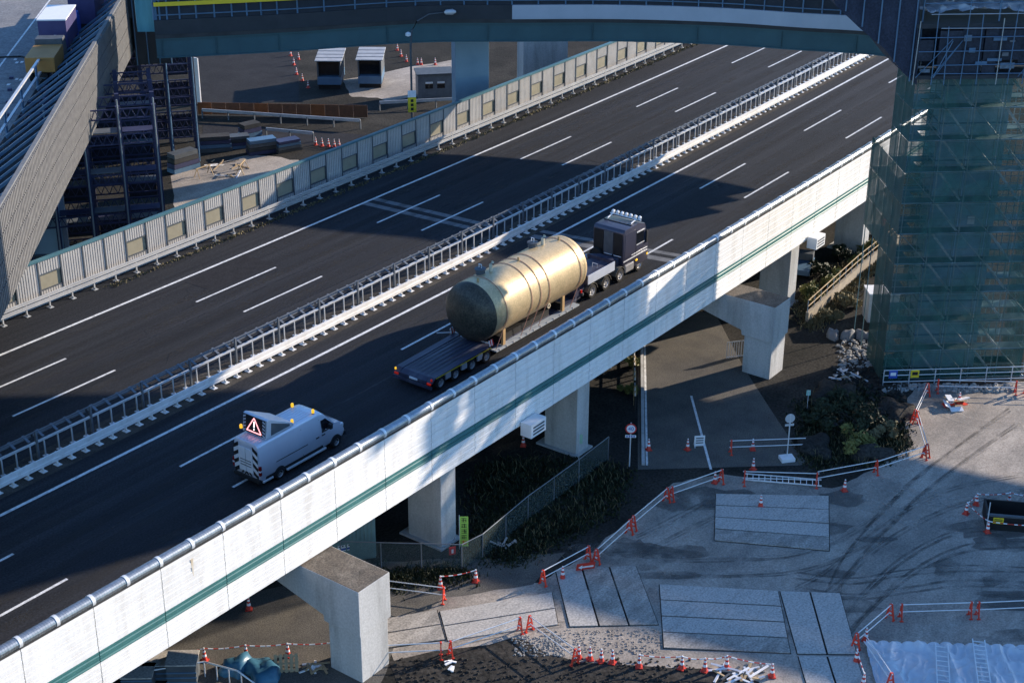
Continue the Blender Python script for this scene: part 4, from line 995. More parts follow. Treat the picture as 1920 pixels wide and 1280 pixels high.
span((1736,857),(1718,795),'in the sun at the bend of the hollow')
span((1714,792),(1737,742),'leaning up towards the tower foot')
span((1757,735),(1903,738),'in front of the tower foot')
span((1921,740),(2010,742),'cut by the right edge near the tower')
span((1604,1215),(1668,1160),'at the corner of the plates')
span((1688,1160),(1818,1156),'above the white tarpaulin')
span((1832,1156),(1960,1150),'above the tarpaulin at the right edge')
span((700,1238),(827,1232),'left of the lit plates')
span((845,1230),(975,1185),'below the lit plates')
span((993,1182),(1078,1245),'beside the tight row of cones')
span((690,1110),(832,1128),'in the shade by the service road')
span((1620,1218),(1668,1290),'along the left edge of the tarpaulin',False,True)
# ---- red arrow board
p=at(1097,1068); e=empty('arrow_board',p,R(-38),'red board with a white arrow leaning under the barrier pipes','sign')
Ar=Matrix.Rotation(R(18),4,'X')
b=MB(); b.box(-.55,.55,-.02,.02,.02,.62,Ar); ob('board',b,M_red,e,bev=.01)
b=MB(); b.prism([Ar@Vector((x,-.026,z)) for x,z in ((-.45,.32),(-.22,.50),(-.22,.39),(.45,.39),(.45,.25),(-.22,.25),(-.22,.14))],(0,-.006,0)); ob('arrow',b,M_band,e)
# ---- steel road plates
zu=GZ+.0125
def plate(q,label,lift=.02):
    P=[at(x,y,GZ) for x,y in q]; c=sum(P,Vector())/4
    e1=(P[1]-P[0]).length; e2_=(P[2]-P[1]).length; k_=.09/min(e1,e2_)
    b=MB(); cu_=((P[1]+P[2])-(P[0]+P[3])).normalized(); cv_=((P[2]+P[3])-(P[0]+P[1])).normalized()
    g_=.055; b.prism([P[0]-c+(cu_+cv_)*g_,P[1]-c+(cv_-cu_)*g_,P[2]-c-(cu_+cv_)*g_,P[3]-c+(cu_-cv_)*g_],(0,0,.05)); 
    return ob('road_plate',b,random.choice((M_plate,M_plate,M_plate2)),loc=c+Vector((0,0,lift)),label=label,cat='steel plate',group='steel road plates',rot=(random.uniform(-.003,.003),random.uniform(-.003,.003),0))
def grid(tl,tr_,br,bl,nx,ny,fmt):
    global zu
    zu+=.0007; cx_=sum(p[0] for p in (tl,tr_,br,bl))/4; cy_=sum(p[1] for p in (tl,tr_,br,bl))/4
    sheet('plate_underlay',gpoly(wob([(cx_+(x-cx_)*.998,cy_+(y-cy_)*.998) for x,y in (tl,tr_,br,bl)],0)),zu,M_mud)  # dark underlay added so the gaps between plates read dark
    L=lambda a,c,t:(lerp(a[0],c[0],t),lerp(a[1],c[1],t))
    for i in range(nx):
        for j in range(ny):
            f=lambda u,v:L(L(tl,tr_,u),L(bl,br,u),v)
            plate([f(i/nx,j/ny),f((i+1)/nx,j/ny),f((i+1)/nx,(j+1)/ny),f(i/nx,(j+1)/ny)],fmt(i,j),lift=.018+.006*((i+j)%2))
grid((1235,1095),(1460,1108),(1484,1226),(1243,1216),1,4,lambda i,j:'%s from the top of four long steel plates beside the cones'%ordinal(j))
grid((1461,1108),(1576,1112),(1608,1228),(1494,1227),2,1,lambda i,j:('left' if i==0 else 'right')+' of two upright steel plates at the end of the four long ones')
grid((1495,1230),(1606,1231),(1640,1330),(1524,1330),2,1,lambda i,j:('left' if i==0 else 'right')+' steel plate running off the bottom edge')
grid((1040,1068),(1193,1060),(1236,1172),(1067,1176),3,1,lambda i,j:'%s from the left of three pale steel plates by the arrow board'%ordinal(i))
grid((823,1146),(1036,1110),(1048,1172),(838,1203),1,2,lambda i,j:('upper' if j==0 else 'lower')+' long steel plate lit by the sun near the pair of cones')
grid((720,1160),(820,1142),(836,1200),(725,1216),1,2,lambda i,j:('upper' if j==0 else 'lower')+' steel plate right of the portal pier column')
grid((1341,926),(1555,930),(1556,1034),(1338,1014),1,4,lambda i,j:'%s from the top of the steel plates in front of the ladder'%ordinal(j))
# ---- ladders
def ladder(a,c,wd,label,z=.06,rungs=12,z2=None):
    A=at(*a)+Vector((0,0,z)); C=at(*c)+Vector((0,0,z if z2 is None else z2)); d=C-A; e=empty('ladder',A,0,label,'ladder')
    t=d.normalized(); sd_=Vector((-t.y,t.x,0)).normalized()*wd/2
    for s in (-1,1):
        b=MB(); b.bar(sd_*s,d+sd_*s,.05,.07); ob('rail',b,M_alu_w,e)
    for k in range(rungs):
        p=d*((k+.5)/rungs); b=MB(); b.bar(p-sd_,p+sd_,.045,.035); ob('rung',b,M_alu_w,e)
ladder((1395,896),(1540,908),.75,'aluminium ladder lying on its side at the mouth of the street',.12,13)
# ---- white tarpaulin with lumpy weighted edge and two ladders
tp0=at(1622,1212); txx=(at(1960,1222)-tp0); wdt=txx.length; rz=math.atan2(txx.y,txx.x)
e=empty('tarpaulin_sheet',tp0,rz,'large wrinkled white tarpaulin pegged over the ground in the lower right corner','tarpaulin')
c_=cloth(wdt,5.2,130,70,.11,11,1.3)
for v in c_.v: v.y=-v.y; v.z+=.16+.10*math.exp(-(v.y/-.35)**2) if v.y<0 else .26
ob('sheet',c_,M_tarp,e,smooth=True)
for k in range(13):
    b=MB(); b.lathe([(.01,-.13),(.17,-.10),(.24,0),(.17,.10),(.01,.13)],10,Matrix.Translation((.3+k*.66,.05+random.uniform(-.06,.06),.2))@Matrix.Scale(1.5,4,(1,0,0))); ob('edge_bag',b,M_tarp,e,smooth=True)
ladder((1764,1218),(1768,1300),.62,'left of two ladders lying on the white tarpaulin',.36,9)
ladder((1833,1210),(1845,1300),.62,'darker right ladder lying on the white tarpaulin',.40,11)
# ---- black trench box with yellow notice
p=at(1848,992); q=at(1990,1004); rz=math.atan2((q-p).y,(q-p).x); L=(q-p).length
e=empty('trench_box',p,rz,'long black steel trench box with a small yellow notice at the right edge','box')
b=MB(); b.box(0,L,0,.12,0,.95); ob('front_panel',b,M_black,e)
b=MB(); b.box(0,L,1.9,2.0,0,.95); ob('rear_panel',b,M_black,e)
b=MB(); b.box(0,.12,.12,1.9,0,.95); ob('end_panel',b,M_black,e)
b=MB(); b.box(-.05,L,-.06,.16,.95,1.05); ob('top_rail',b,M_frame,e)
b=MB(); b.box(.35,.95,-.03,-.005,.48,.88); nt_=ob('notice',b,M_yellow,e)
for k in range(3):
    b=MB(); b.box(.42,.88,-.038,-.031,.53+k*.11,.57+k*.11); ob('notice_mark',b,M_black,nt_)
b=MB(); b.box(.0,.05,-.1,-.05,0,1.9); ob('stake',b,M_pipe,e)
# ---- heap of red and white boards
p=at(1790,758); e=empty('board_heap',p,0,'heap of red and white boards and bags beside a cone near the tower','debris')
for k in range(9):
    Mk=Matrix.Translation((random.uniform(-.9,.5),random.uniform(-.5,.5),.12+.05*k))@Matrix.Rotation(random.uniform(0,3),4,'Z')@Matrix.Rotation(random.uniform(-.5,.5),4,'X')
    b=MB(); b.box(-.45,.45,-.2,.2,-.025,.025,Mk); ob('board',b,[M_signw,M_orange,M_signw,M_saddle][k%4],e)
# ---- tower fence with notices
p=at(1655,722); q=at(1990,712); e=empty('site_fence',p,0,'low grey pipe fence with two small notices along the tower foot','fence'); d=q-p
for z in (.25,.75,1.15):
    b=MB(); b.tube([Vector((0,0,z)),d+Vector((0,0,z))],.035,6); ob('rail',b,M_galv,e)
for k in range(8):
    b=MB(); b.tube([d*(k/7),d*(k/7)+Vector((0,0,1.2))],.04,6); ob('post',b,M_galv,e)
rzf=math.atan2(d.y,d.x)
for x,m_,n_ in ((.35,M_signblue,'blue and white notice'),(1.9,M_yellow,'yellow notice')):
    b=MB(); b.box(x,x+.6,-.06,-.03,.55,1.15); o=ob('notice',b,m_,e,label=n_); o.rotation_euler=(0,0,rzf)
    b=MB(); b.box(x+.1,x+.5,-.068,-.061,.75,1.0); o2=ob('notice_print',b,M_signw if m_ is M_signblue else M_black,o)
# ================================================================ STREET SIDE
# round speed limit sign
p=at(1180,874); e=empty('speed_limit_sign',p,R(-54),'round white speed limit sign with a red ring reading 40','sign')
b=MB(); b.tube([(0,0,0),(0,0,3.15)],.04,8); ob('pole',b,M_pipe,e,smooth=True)
def disc(r,y,m_,par,n='disc',th=.015,z=2.75):
    b=MB(); b.prism([(r*math.cos(k*math.pi/16),y,z+r*math.sin(k*math.pi/16)) for k in range(32)],(0,-th,0)); return ob(n,b,m_,par)
dk_=disc(.36,-.05,M_signred,e,'ring'); disc(.275,-.066,M_signw,dk_,'face')
def text(body,size,loc,m_,par,name='lettering',rot=(R(90),0,0)):
    cu=bpy.data.curves.new(name,'FONT'); cu.body=body; cu.size=size; cu.align_x='CENTER'; cu.align_y='CENTER'; cu.extrude=.004
    o=bpy.data.objects.new(name,cu); COL.objects.link(o); dg=bpy.context.evaluated_depsgraph_get(); dg.update()
    me=bpy.data.meshes.new_from_object(o.evaluated_get(dg)); bpy.data.objects.remove(o); me.materials.clear(); me.materials.append(m_)
    q=bpy.data.objects.new(name,me); COL.objects.link(q); q.parent=par; q.location=loc; q.rotation_euler=rot; return q
text('40',.36,(0,-.088,2.75),M_signblue,dk_)
b=MB(); b.box(-.34,.34,-.065,-.05,2.12,2.30); o=ob('supplement_plate',b,M_signw,e)
for k in range(4):
    b=MB(); b.box(-.28+k*.15,-.18+k*.15,-.072,-.066,2.16,2.26); ob('plate_mark',b,M_signblue,o)
# second sign seen from behind
p=at(1475,862); e=empty('road_sign_back',p,R(-40),'round road sign seen from behind on a white pole with a concrete foot','sign')
b=MB(); b.tube([(0,0,0),(0,0,3.3)],.04,8); ob('pole',b,M_pipe,e,smooth=True); disc(.32,.05,M_galv,e,'disc',.02,3.0)
b=MB(); b.box(-.3,.3,.04,.06,2.45,2.6); ob('supplement_plate',b,M_galv,e); b=MB(); b.box(-.45,.45,-.35,.35,0,.25); ob('foot',b,M_signw,e,bev=.02)
# folding notice on the street
p=at(1311,838); e=empty('street_notice',p,R(-45),'small white folding notice standing on the street among the cones','sign')
b=MB(); b.box(-.35,.35,-.02,.02,.1,.85); ob('board',b,M_signw,e,bev=.01)
for s in (-1,1):
    b=MB(); b.bar((s*.3,0,.85),(s*.3,.35,0),.04,.03); ob('leg',b,M_galv,e)
    b=MB(); b.bar((s*.3,0,.2),(s*.3,-.1,0),.04,.03); ob('leg',b,M_galv,e)
for k in range(3):
    b=MB(); b.box(-.25,.25,-.027,-.021,.3+k*.17,.38+k*.17); ob('print',b,M_frame,e)
# white gate
p=at(1362,672); q=at(1398,668); e=empty('site_gate',p,0,'small white barred gate beside the street near the portal pier','gate'); d=q-p
for k in range(9):
    b=MB(); b.tube([d*(k/8),d*(k/8)+Vector((0,0,1.3))],.025,6); ob('bar',b,M_pipe,e)
for z in (.1,1.3):
    b=MB(); b.tube([Vector((0,0,z)),d+Vector((0,0,z))],.03,6); ob('rail',b,M_pipe,e)
# chain-link fences with pipe frames
M_link=mat('chain_link',(.10,.14,.14),(.07,.10,.10),scale=3,rough=.6,trans=.72,fine=.6,fscale=18)
def linkfence(pts,label,h=1.7,posts=2.2):
    P=[at(x,y) for x,y in pts]; e=empty('chain_link_fence',P[0],0,label,'fence'); o=P[0]
    for a,c in zip(P,P[1:]):
        d=c-a; n_=max(1,int(d.length/posts)); 
        for k in range(n_+(c is P[-1])):
            b=MB(); q=a+d*(k/n_)-o; b.tube([q,q+Vector((0,0,h))],.035,6); ob('post',b,M_galvd,e)
        for k in range(n_):
            b=MB(); u=a+d*(k/n_)-o; v=a+d*((k+1)/n_)-o; b.add([u+Vector((0,0,.05)),v+Vector((0,0,.05)),v+Vector((0,0,h-.04)),u+Vector((0,0,h-.04))],[(0,1,2,3)]); ob('mesh_panel',b,M_link,e)
        b=MB(); b.tube([a-o+Vector((0,0,h)),c-o+Vector((0,0,h))],.032,6); ob('top_rail',b,M_galvd,e)
linkfence([(640,1062),(866,1068),(905,1048),(990,975),(1085,905),(1140,862)],'chain-link fence running under the viaduct past the green banner')
# dark picket posts and hoses beside the street
for i,(x0,y0,x1,y1,lab) in enumerate(((1190,770,1188,640,'timber and steel post fence left of the street in sun'),)):
    p=at(x0,y0); q=at(x1,y1); e=empty('post_fence',p,0,lab,'fence'); d=q-p; n_=14
    for k in range(n_+1):
        b=MB(); u=d*(k/n_); b.box(u.x-.06,u.x+.06,u.y-.06,u.y+.06,0,1.1); ob('post',b,M_wood if k%3 else M_black,e)
    for z in (.45,.95):
        b=MB(); b.bar(Vector((0,0,z)),d+Vector((0,0,z)),.05,.08); ob('rail',b,M_signw,e)
# red and white poles leaning by the pier
p=at(1145,690); e=empty('pole_bundle',p,0,'bundle of red and white striped poles by the street side','poles')
for k in range(4):
    for j in range(5):
        b=MB(); x=k*.16; b.tube([(x,k*.1,j*.4),(x,k*.1,j*.4+.4)],.05,6); ob('pole_band',b,M_signred if j%2 else M_signw,e)
# green banner
p=at(872,1030); e=empty('banner_flag',p,R(-52),'tall lime green banner with dark characters on a pole','banner')
b=MB(); b.tube([(-.32,0,0),(-.32,0,2.35)],.025,6); ob('pole',b,M_pipe,e)
b=MB(); b.box(-.30,.20,-.012,.012,.25,2.25); fl=ob('cloth',b,mat('banner_green',(.45,.72,.12),(.38,.64,.10),scale=3,rough=.7),e)
random.seed(21)
for k in range(5):
    zc=2.02-k*.38; m_=M_black if k<4 else M_orange
    for j in range(3):
        b=MB(); z=zc-.11+j*.11; b.box(-.20,.10,-.018,-.013,z-.018,z+.018); ob('character_stroke',b,m_,fl)
    b=MB(); x=-.05+random.uniform(-.06,.06); b.box(x-.02,x+.02,-.0185,-.0128,zc-.14,zc+.14); ob('character_stroke',b,m_,fl)
    b=MB(); x=-.16 if k%2 else .06; b.box(x-.018,x+.018,-.0182,-.0129,zc-.13,zc+.05); ob('character_stroke',b,m_,fl)
# small banner on the pier
p=at(1085,862); e=empty('banner_flag',p,R(-52),'small faded green pennant standing by the square pier','banner')
b=MB(); b.tube([(0,0,0),(0,0,1.9)],.025,6); ob('pole',b,M_pipe,e)
b=MB(); b.box(.02,.22,-.01,.01,1.2,1.85); ob('cloth',b,mat('banner_pale',(.35,.55,.40),(.3,.48,.34),scale=3,rough=.7),e)
p=at(1513,768); e=empty('banner_flag',p,R(-52),'pale teal tag on a stake below the right portal pier','banner')
b=MB(); b.tube([(0,0,0),(0,0,1.5)],.025,6); ob('pole',b,M_pipe,e); b=MB(); b.box(-.14,.14,-.01,.01,1.1,1.5); ob('cloth',b,mat('tag_teal',(.30,.55,.48),scale=3),e)
# fence signs
p=at(658,1050); e=empty('fence_sign',p,R(-30),'long striped white sign with a pink panel tied to the fence under the viaduct','sign')
b=MB(); b.box(-.75,.45,-.05,-.03,.75,1.15); o=ob('board',b,M_signw,e)
for k in range(6):
    b=MB(); b.box(-.7+k*.19,-.6+k*.19,-.056,-.051,1.05,1.13); ob('warning_block',b,M_black,o)
b=MB(); b.box(-.6,.3,-.056,-.051,.82,.95); ob('print',b,M_signblue,o)
b=MB(); b.box(.48,1.0,-.05,-.03,.75,1.12); ob('pink_panel',b,mat('pink',(.62,.22,.42),scale=3),e)
p=at(848,1052); e=empty('extinguisher_board',p,R(-30),'dark red board with a white mark on the fence beside the banner','sign')
b=MB(); b.box(-.2,.2,-.06,-.03,.5,1.0); o=ob('board',b,M_signred,e); b=MB(); b.box(-.06,.06,-.07,-.061,.6,.85); ob('white_mark',b,M_signw,o)
# green metal storage hut under the viaduct
p=at(705,1045); e=empty('storage_hut',p,R(52),'corrugated green metal hut in the shade behind the portal pier','hut')
M_hut=mat('hut_green',(.14,.24,.24),(.10,.18,.19),scale=1.2,rough=.6)
b=MB(); b.box(0,2.6,0,5.5,0,2.9); h_=ob('wall',b,M_hut,e,bev=.02)
for k in range(13):
    b=MB(); b.box(.1+k*.19,.17+k*.19,-.04,0,.05,2.85); ob('rib',b,M_hut,h_)
for k in range(24):
    b=MB(); b.box(-.04,0,.1+k*.22,.18+k*.22,.05,2.85); ob('rib',b,M_hut,h_)
b=MB(); b.box(-.12,2.72,-.12,5.6,2.91,3.0); ob('roof',b,M_galvd,e)
# pallet, tarps and junk at the bottom left
p=at(537,1262); e=empty('timber_pallet',p,R(-45),'pale timber pallet leaning by the portal pier','pallet')
Mp=Matrix.Rotation(R(-38),4,'X')
for k in range(5):
    b=MB(); b.box(-.62+k*.27,-.45+k*.27,0,.03,.05,1.0,Mp); ob('slat',b,M_wood,e)
for k in range(3):
    b=MB(); b.box(-.62,.65,.03,.12,.1+k*.37,.2+k*.37,Mp); ob('bearer',b,M_wood,e)
def lump(name,px,py,r,m_,label,cat,sq=.5,seed=1,sub=3):
    rnd=random.Random(seed); bm=bmesh.new(); bmesh.ops.create_icosphere(bm,subdivisions=sub,radius=1)
    ph=[rnd.uniform(0,6) for _ in range(6)]
    for v in bm.verts:
        n_=1+.20*math.sin(3.1*v.co.x+ph[0]+2*v.co.y)+.14*math.sin(6.3*v.co.y+ph[1])+.09*math.sin(9*v.co.z+7*v.co.x+ph[2])+rnd.uniform(-.04,.04); v.co=Vector((v.co.x*r*n_,v.co.y*r*n_*.8,max(-.1,v.co.z*r*sq*n_)))
    me=bpy.data.meshes.new(name); bm.to_mesh(me); bm.free()
    for p_ in me.polygons: p_.use_smooth=True
    return ob(name,me,m_,loc=at(px,py),rz=rnd.uniform(0,3),label=label,cat=cat)
lump('covered_pile',448,1252,1.0,M_tarpb,'left of two heaps under blue-green tarpaulin at the bottom left','heap',.6,3)
lump('covered_pile',492,1262,1.15,M_tarpb,'right heap under crumpled blue-green tarpaulin next to the pallet','heap',.55,5)
for i,(x,y) in enumerate(((300,1262),(345,1270),(262,1285))):
    p=at(x,y); e=empty('stacked_crate',p,R(-50),'%s dark crate from the left below the wall at the bottom left'%['middle','right','left'][i],'crate')
    b=MB(); b.box(-.75,.75,-.6,.6,0,.9+.3*(i%2)); o=ob('body',b,M_frame,e,bev=.03)
    for k in range(3):
        b=MB(); b.box(-.78,.78,-.63,-.6,.12+k*.3,.2+k*.3); ob('batten',b,M_bluerail,o)
    b=MB(); b.box(-.8,.8,-.65,.65,.9+.3*(i%2),.97+.3*(i%2)); ob('lid',b,M_plate,e)
p=at(385,1268); q=at(500,1300); e=empty('handrail',p,0,'pale pipe handrail at the bottom left corner below the tarpaulins','handrail'); d=q-p
b=MB(); b.tube([Vector((-2,1.5,.9)),Vector((0,0,.95)),Vector((d.x*.55,d.y*.55,.95)),d+Vector((0,0,.1))],.045,8); ob('rail',b,M_pipe,e)
for k in range(4):
    b=MB(); u=d*(k/5); b.tube([u,u+Vector((0,0,.93))],.035,6); ob('post',b,M_pipe,e)
# timber offcuts and rubble strewn on the ground
random.seed(5)
def scatter(px,n,m_,label,cat,mx=.9,name='timber_offcuts'):
    xs=[p[0] for p in px]; ys=[p[1] for p in px]; c=at(sum(xs)/len(xs),sum(ys)/len(ys)); e=empty(name,c,0,label,cat)
    for k in range(n):
        q=at(random.uniform(min(xs),max(xs)),random.uniform(min(ys),max(ys)))-c; L=random.uniform(.3,mx); a=random.uniform(0,3.14)
        b=MB(); b.box(-L/2,L/2,-.06,.06,-.03,.03); ob('piece',b,random.choice(m_),e,loc=q+Vector((0,0,.05+random.random()*.08)),rot=(random.uniform(-.25,.25),random.uniform(-.2,.2),a))
scatter([(565,1245),(612,1262)],16,[M_wood,M_signw,M_wood],'broken pale boards strewn left of the portal pier column','timber')
scatter([(1560,690),(1610,712)],22,[M_wood,M_galv,M_plate],'loose planks strewn behind the right portal pier','timber',1.6)
scatter([(1330,1255),(1440,1285)],22,[M_wood,M_signw,M_frame,M_pipe],'jumble of poles and boards at the bottom edge of the lot','debris',2.2)
scatter([(840,1240),(850,1262)],6,[M_signw],'small white plastic scraps below the barricade','litter',.6)
scatter([(930,1015),(962,1028)],5,[M_plate],'flat grey sheets lying beside the chain-link fence','sheet metal',1.4)
# ================================================================ RIGHT SIDE: verge, steps, box, sandbags
p=at(1512,606); q=at(1605,520); r_=at(1682,458); e=empty('retaining_wall',p,0,'low pale retaining wall with a pipe handrail climbing past the shrubs','wall')
for a,c in ((p,q),(q,r_)):
    n_=8
    for k in range(n_):
        u=a.lerp(c,k/n_)-p; v=a.lerp(c,(k+1)/n_)-p; b=MB(); b.bar(u+Vector((0,0,.45)),v+Vector((0,0,.45)),.25,.9); ob('wall_block',b,mat('stone_tan',(.36,.30,.22),(.26,.22,.17),scale=1.2,rough=.9,fine=.2),e)
        b=MB(); b.tube([u+Vector((0,0,.9)),u+Vector((0,0,1.9))],.04,6); ob('post',b,M_galv,e)
    for z in (1.4,1.9):
        b=MB(); b.tube([a-p+Vector((0,0,z)),c-p+Vector((0,0,z))],.045,6); ob('rail',b,M_wood,e)
p=at(1633,605); e=empty('equipment_cabinet',p,R(-49),'pale grey box cabinet standing beside the left foot of the tower','cabinet')
b=MB(); b.box(-.3,2.0,0,1.6,0,2.3); ob('body',b,M_conc,e,bev=.03); b=MB(); b.box(-.36,2.06,-.06,1.66,2.31,2.42); ob('lid',b,M_signw,e)
b=MB(); b.box(.8,.83,-.012,0,.1,2.2); ob('door_seam',b,M_frame,e)
for i,x in enumerate((1562,1590,1617,1643)):
    lump('sandbag',x,632+(i%2)*2,.62,mat('sandbag',(.20,.20,.20),(.14,.14,.145),scale=2,rough=.8),'%s from the left of four grey bulk bags below the cabinet'%ordinal(i),'bag',.9,20+i)
p=at(1600,420); e=empty('parked_cart',at(1505,510),R(20),'dark low cart with blue panels in the shade behind the portal pier','cart')
b=MB(); b.box(-1.6,1.6,-.7,.7,.35,.8); ob('bed',b,M_bluerail,e,bev=.03); b=MB(); b.box(.6,1.5,-.65,.65,.8,1.4); ob('cabin',b,M_frame,e,bev=.05)
for x in (-1.0,1.0):
    for s in (-1,1): wheel(e,x,s*.6,.28,.18,s)
# concrete blocks under the viaduct far right
b=MB(); b.box(-2,6,-.25,.25,0,1.1); ob('barrier_block',b,M_conc,loc=at(1640,425),rz=R(20),label='pale concrete barrier at the foot of the far pier',cat='barrier')
p=at(1625,400); e=empty('red_barrier',at(1645,445),R(15),'low red and white barrier behind the far square pier','barrier')
for k in range(5):
    b=MB(); b.box(k*.7,k*.7+.68,-.1,.1,.1,.7); ob('panel',b,M_signred if k%2 else M_rust,e)
# ---- plants
def bush(px,py,r,h,n,m_,label,leaf=.13,name='shrub',z=GZ):
    p=at(px,py,z); e=empty(name,p,0,label,'shrub'); vs=[];fs=[]
    cl=[(Vector((random.gauss(0,r*.45),random.gauss(0,r*.45),random.uniform(.25,.9)*h)),random.uniform(.25,.5)*r) for _ in range(9)]
    for i in range(n):
        c,rr=random.choice(cl); v=Vector((random.gauss(0,1),random.gauss(0,1),random.gauss(0,1))).normalized()*rr*random.random()**.4; q=c+v
        if q.z<.03: q.z=.03
        a=Vector((random.gauss(0,1),random.gauss(0,1),random.gauss(0,.7))).normalized(); t=a.orthogonal().normalized(); s=leaf*random.uniform(.4,1.8); k=len(vs)
        vs+=[tuple(q-a*s),tuple(q+t*s*.45),tuple(q+a*s),tuple(q-t*s*.45)]; fs.append((k,k+1,k+2,k+3))
    me=bpy.data.meshes.new('crown'); me.from_pydata(vs,[],fs); ob('crown',me,m_,e)
    b=MB()
    for c,rr in cl: b.tube([(0,0,0),tuple(c*.5+Vector((.05,0,0))),tuple(c)],.035,5,.012)
    ob('stem',b,M_bark,e)
random.seed(12)
bl=[(1575,490,1.0,1.5,M_leaf,'dark green shrub at the foot of the far square pier'),(1600,505,1.0,1.2,M_leafy,'yellowish shrub in front of the far square pier'),(1560,540,1.2,1.3,M_leafy,'sunlit yellow-green shrub above the portal pier'),(1520,560,1.1,1.1,M_leafy,'low sunlit bush beside the portal pier top'),(1535,515,1.2,1.2,M_leaf,'dark bush between the portal pier and the far pier'),(1625,475,.9,1.3,M_leafy,'small golden bush where the handrail meets the netting'),(1663,440,.7,1.9,M_leafy,'bright yellow-green sapling against the tower netting'),(1585,575,1.0,.9,M_drygrass,'dry brown bush between the handrail and the cabinet'),(1555,600,.9,.8,M_drygrass,'straw-coloured bush above the bulk bags'),(1645,510,.8,1.0,M_drygrass,'pale dry bush beside the upper handrail'),(1187,690,.5,.9,M_leafy,'bright green weed clump by the post fence in the sun'),(1183,740,.5,.8,M_leafy,'second bright weed clump lower on the post fence'),(1190,660,.4,1.0,M_leafy,'third small weed clump at the top of the post fence'),(1570,770,1.5,1.0,M_leaf,'dark trailing bush in the hollow below the portal pier'),(1620,800,1.4,1.0,M_leaf,'dark bush in the middle of the hollow'),(1540,800,1.2,1.1,M_leaf,'dark bush on the left bank of the hollow'),(1600,838,1.2,.7,M_leafy,'mossy green clump at the bottom of the hollow'),(1660,820,1.0,.9,M_drygrass,'brown bush at the right lip of the hollow')]
for x,y,r,h,m_,l in bl: bush(x,y,r,h,900,m_,l)
def ground_cover(name,px,n,h,m_,label,wd=.05):
    """leafy stuff over a polygon given in survey pixels"""
    xs=[p[0] for p in px]; ys=[p[1] for p in px]; pts=[]
    def inside(x,y):
        c=False; j=len(px)-1
        for i in range(len(px)):
            if (px[i][1]>y)!=(px[j][1]>y) and x<(px[j][0]-px[i][0])*(y-px[i][1])/(px[j][1]-px[i][1])+px[i][0]: c=not c
            j=i
        return c
    while len(pts)<n//6:
        x=random.uniform(min(xs),max(xs)); y=random.uniform(min(ys),max(ys))
        if inside(x,y): q=at(x,y); pts.append((q,q))
    blades(name,pts,n,h,m_,label=label,wd=wd,spread=.45)
ground_cover('undergrowth',[(870,1040),(900,870),(1010,860),(1130,870),(1180,880),(1150,960),(1080,1000),(960,1060)],15000,.17,M_leaf,'dark undergrowth behind the chain-link fence',.05)
ground_cover('undergrowth',[(1500,570),(1640,450),(1680,460),(1520,620)],8000,.30,M_drygrass,'dry grass on the verge around the handrail',.05)
ground_cover('undergrowth',[(1500,760),(1600,720),(1680,760),(1700,840),(1640,870),(1510,880)],9000,.18,M_leaf,'dark weeds filling the hollow beside the street',.05)
ground_cover('undergrowth',[(600,1085),(860,1060),(880,1085),(700,1110)],3500,.22,M_leaf,'thin weeds along the chain-link fence under the viaduct',.04)
ground_cover('undergrowth',[(870,1040),(900,870),(1010,860),(1130,870),(1180,880),(1150,960),(1080,1000),(960,1060)],900,.45,M_drygrass,'tall dead stalks standing in the undergrowth behind the fence',.018)
ground_cover('undergrowth',[(1500,760),(1600,720),(1680,760),(1700,840),(1640,870),(1510,880)],900,.45,M_drygrass,'dead stalks and straw in the hollow beside the street',.018)
# stones and rubble
def rubble(name,px,n,s0,s1,m_,label):
    xs=[p[0] for p in px]; ys=[p[1] for p in px]; b=MB()
    for k in range(n):
        q=at(random.uniform(min(xs),max(xs)),random.uniform(min(ys),max(ys))); s=random.uniform(s0,s1)
        Mk=Matrix.Translation(q+Vector((0,0,s*.25)))@Matrix.Rotation(random.uniform(0,3),4,'Z')@Matrix.Rotation(random.uniform(0,.6),4,'X')@Matrix.Diagonal((s*random.uniform(.6,1.3),s*random.uniform(.5,1),s*.6,1))
        b.add([Mk@Vector(v) for v in ((-.5,-.5,-.4),(.5,-.45,-.4),(.5,.5,-.4),(-.45,.5,-.4),(-.35,-.3,.4),(.3,-.35,.45),(.35,.3,.35),(-.3,.35,.4))],[(0,3,2,1),(4,5,6,7),(0,1,5,4),(1,2,6,5),(2,3,7,6),(3,0,4,7)])
    ob(name,b,m_,kind='stuff',label=label)
M_stone=mat('stone',(.34,.33,.31),(.22,.215,.20),scale=2,rough=.9)
rubble('rubble',[(1655,722),(1900,735)],260,.12,.4,M_stone,'pale broken stones along the tower fence')
rubble('rubble',[(1560,690),(1700,800)],240,.12,.5,M_mud,'dark clods and stones in the hollow')
rubble('rubble',[(1570,640),(1640,690)],160,.1,.35,M_stone,'rubble below the bulk bags')
rubble('rubble',[(960,1190),(1060,1230)],260,.05,.16,M_stone,'small stones by the barricade foot')
rubble('rubble',[(740,1235),(1300,1285)],420,.05,.2,M_mud,'dark clods on the earth bank')
rubble('rubble',[(1010,1180),(1240,1225)],500,.04,.12,M_gravel,'loose gravel beside the steel plates')
# earth humps in the hollow
for i,(x,y,r) in enumerate(((1560,740,2.0),(1630,850,1.6),(1680,770,1.5),(1530,840,1.6))):
    lump('earth_mound',x,y,r,M_mud,'%s dark earth mound in the hollow beside the street'%['upper left','lower right','upper right','lower left'][i],'mound',.35,40+i)
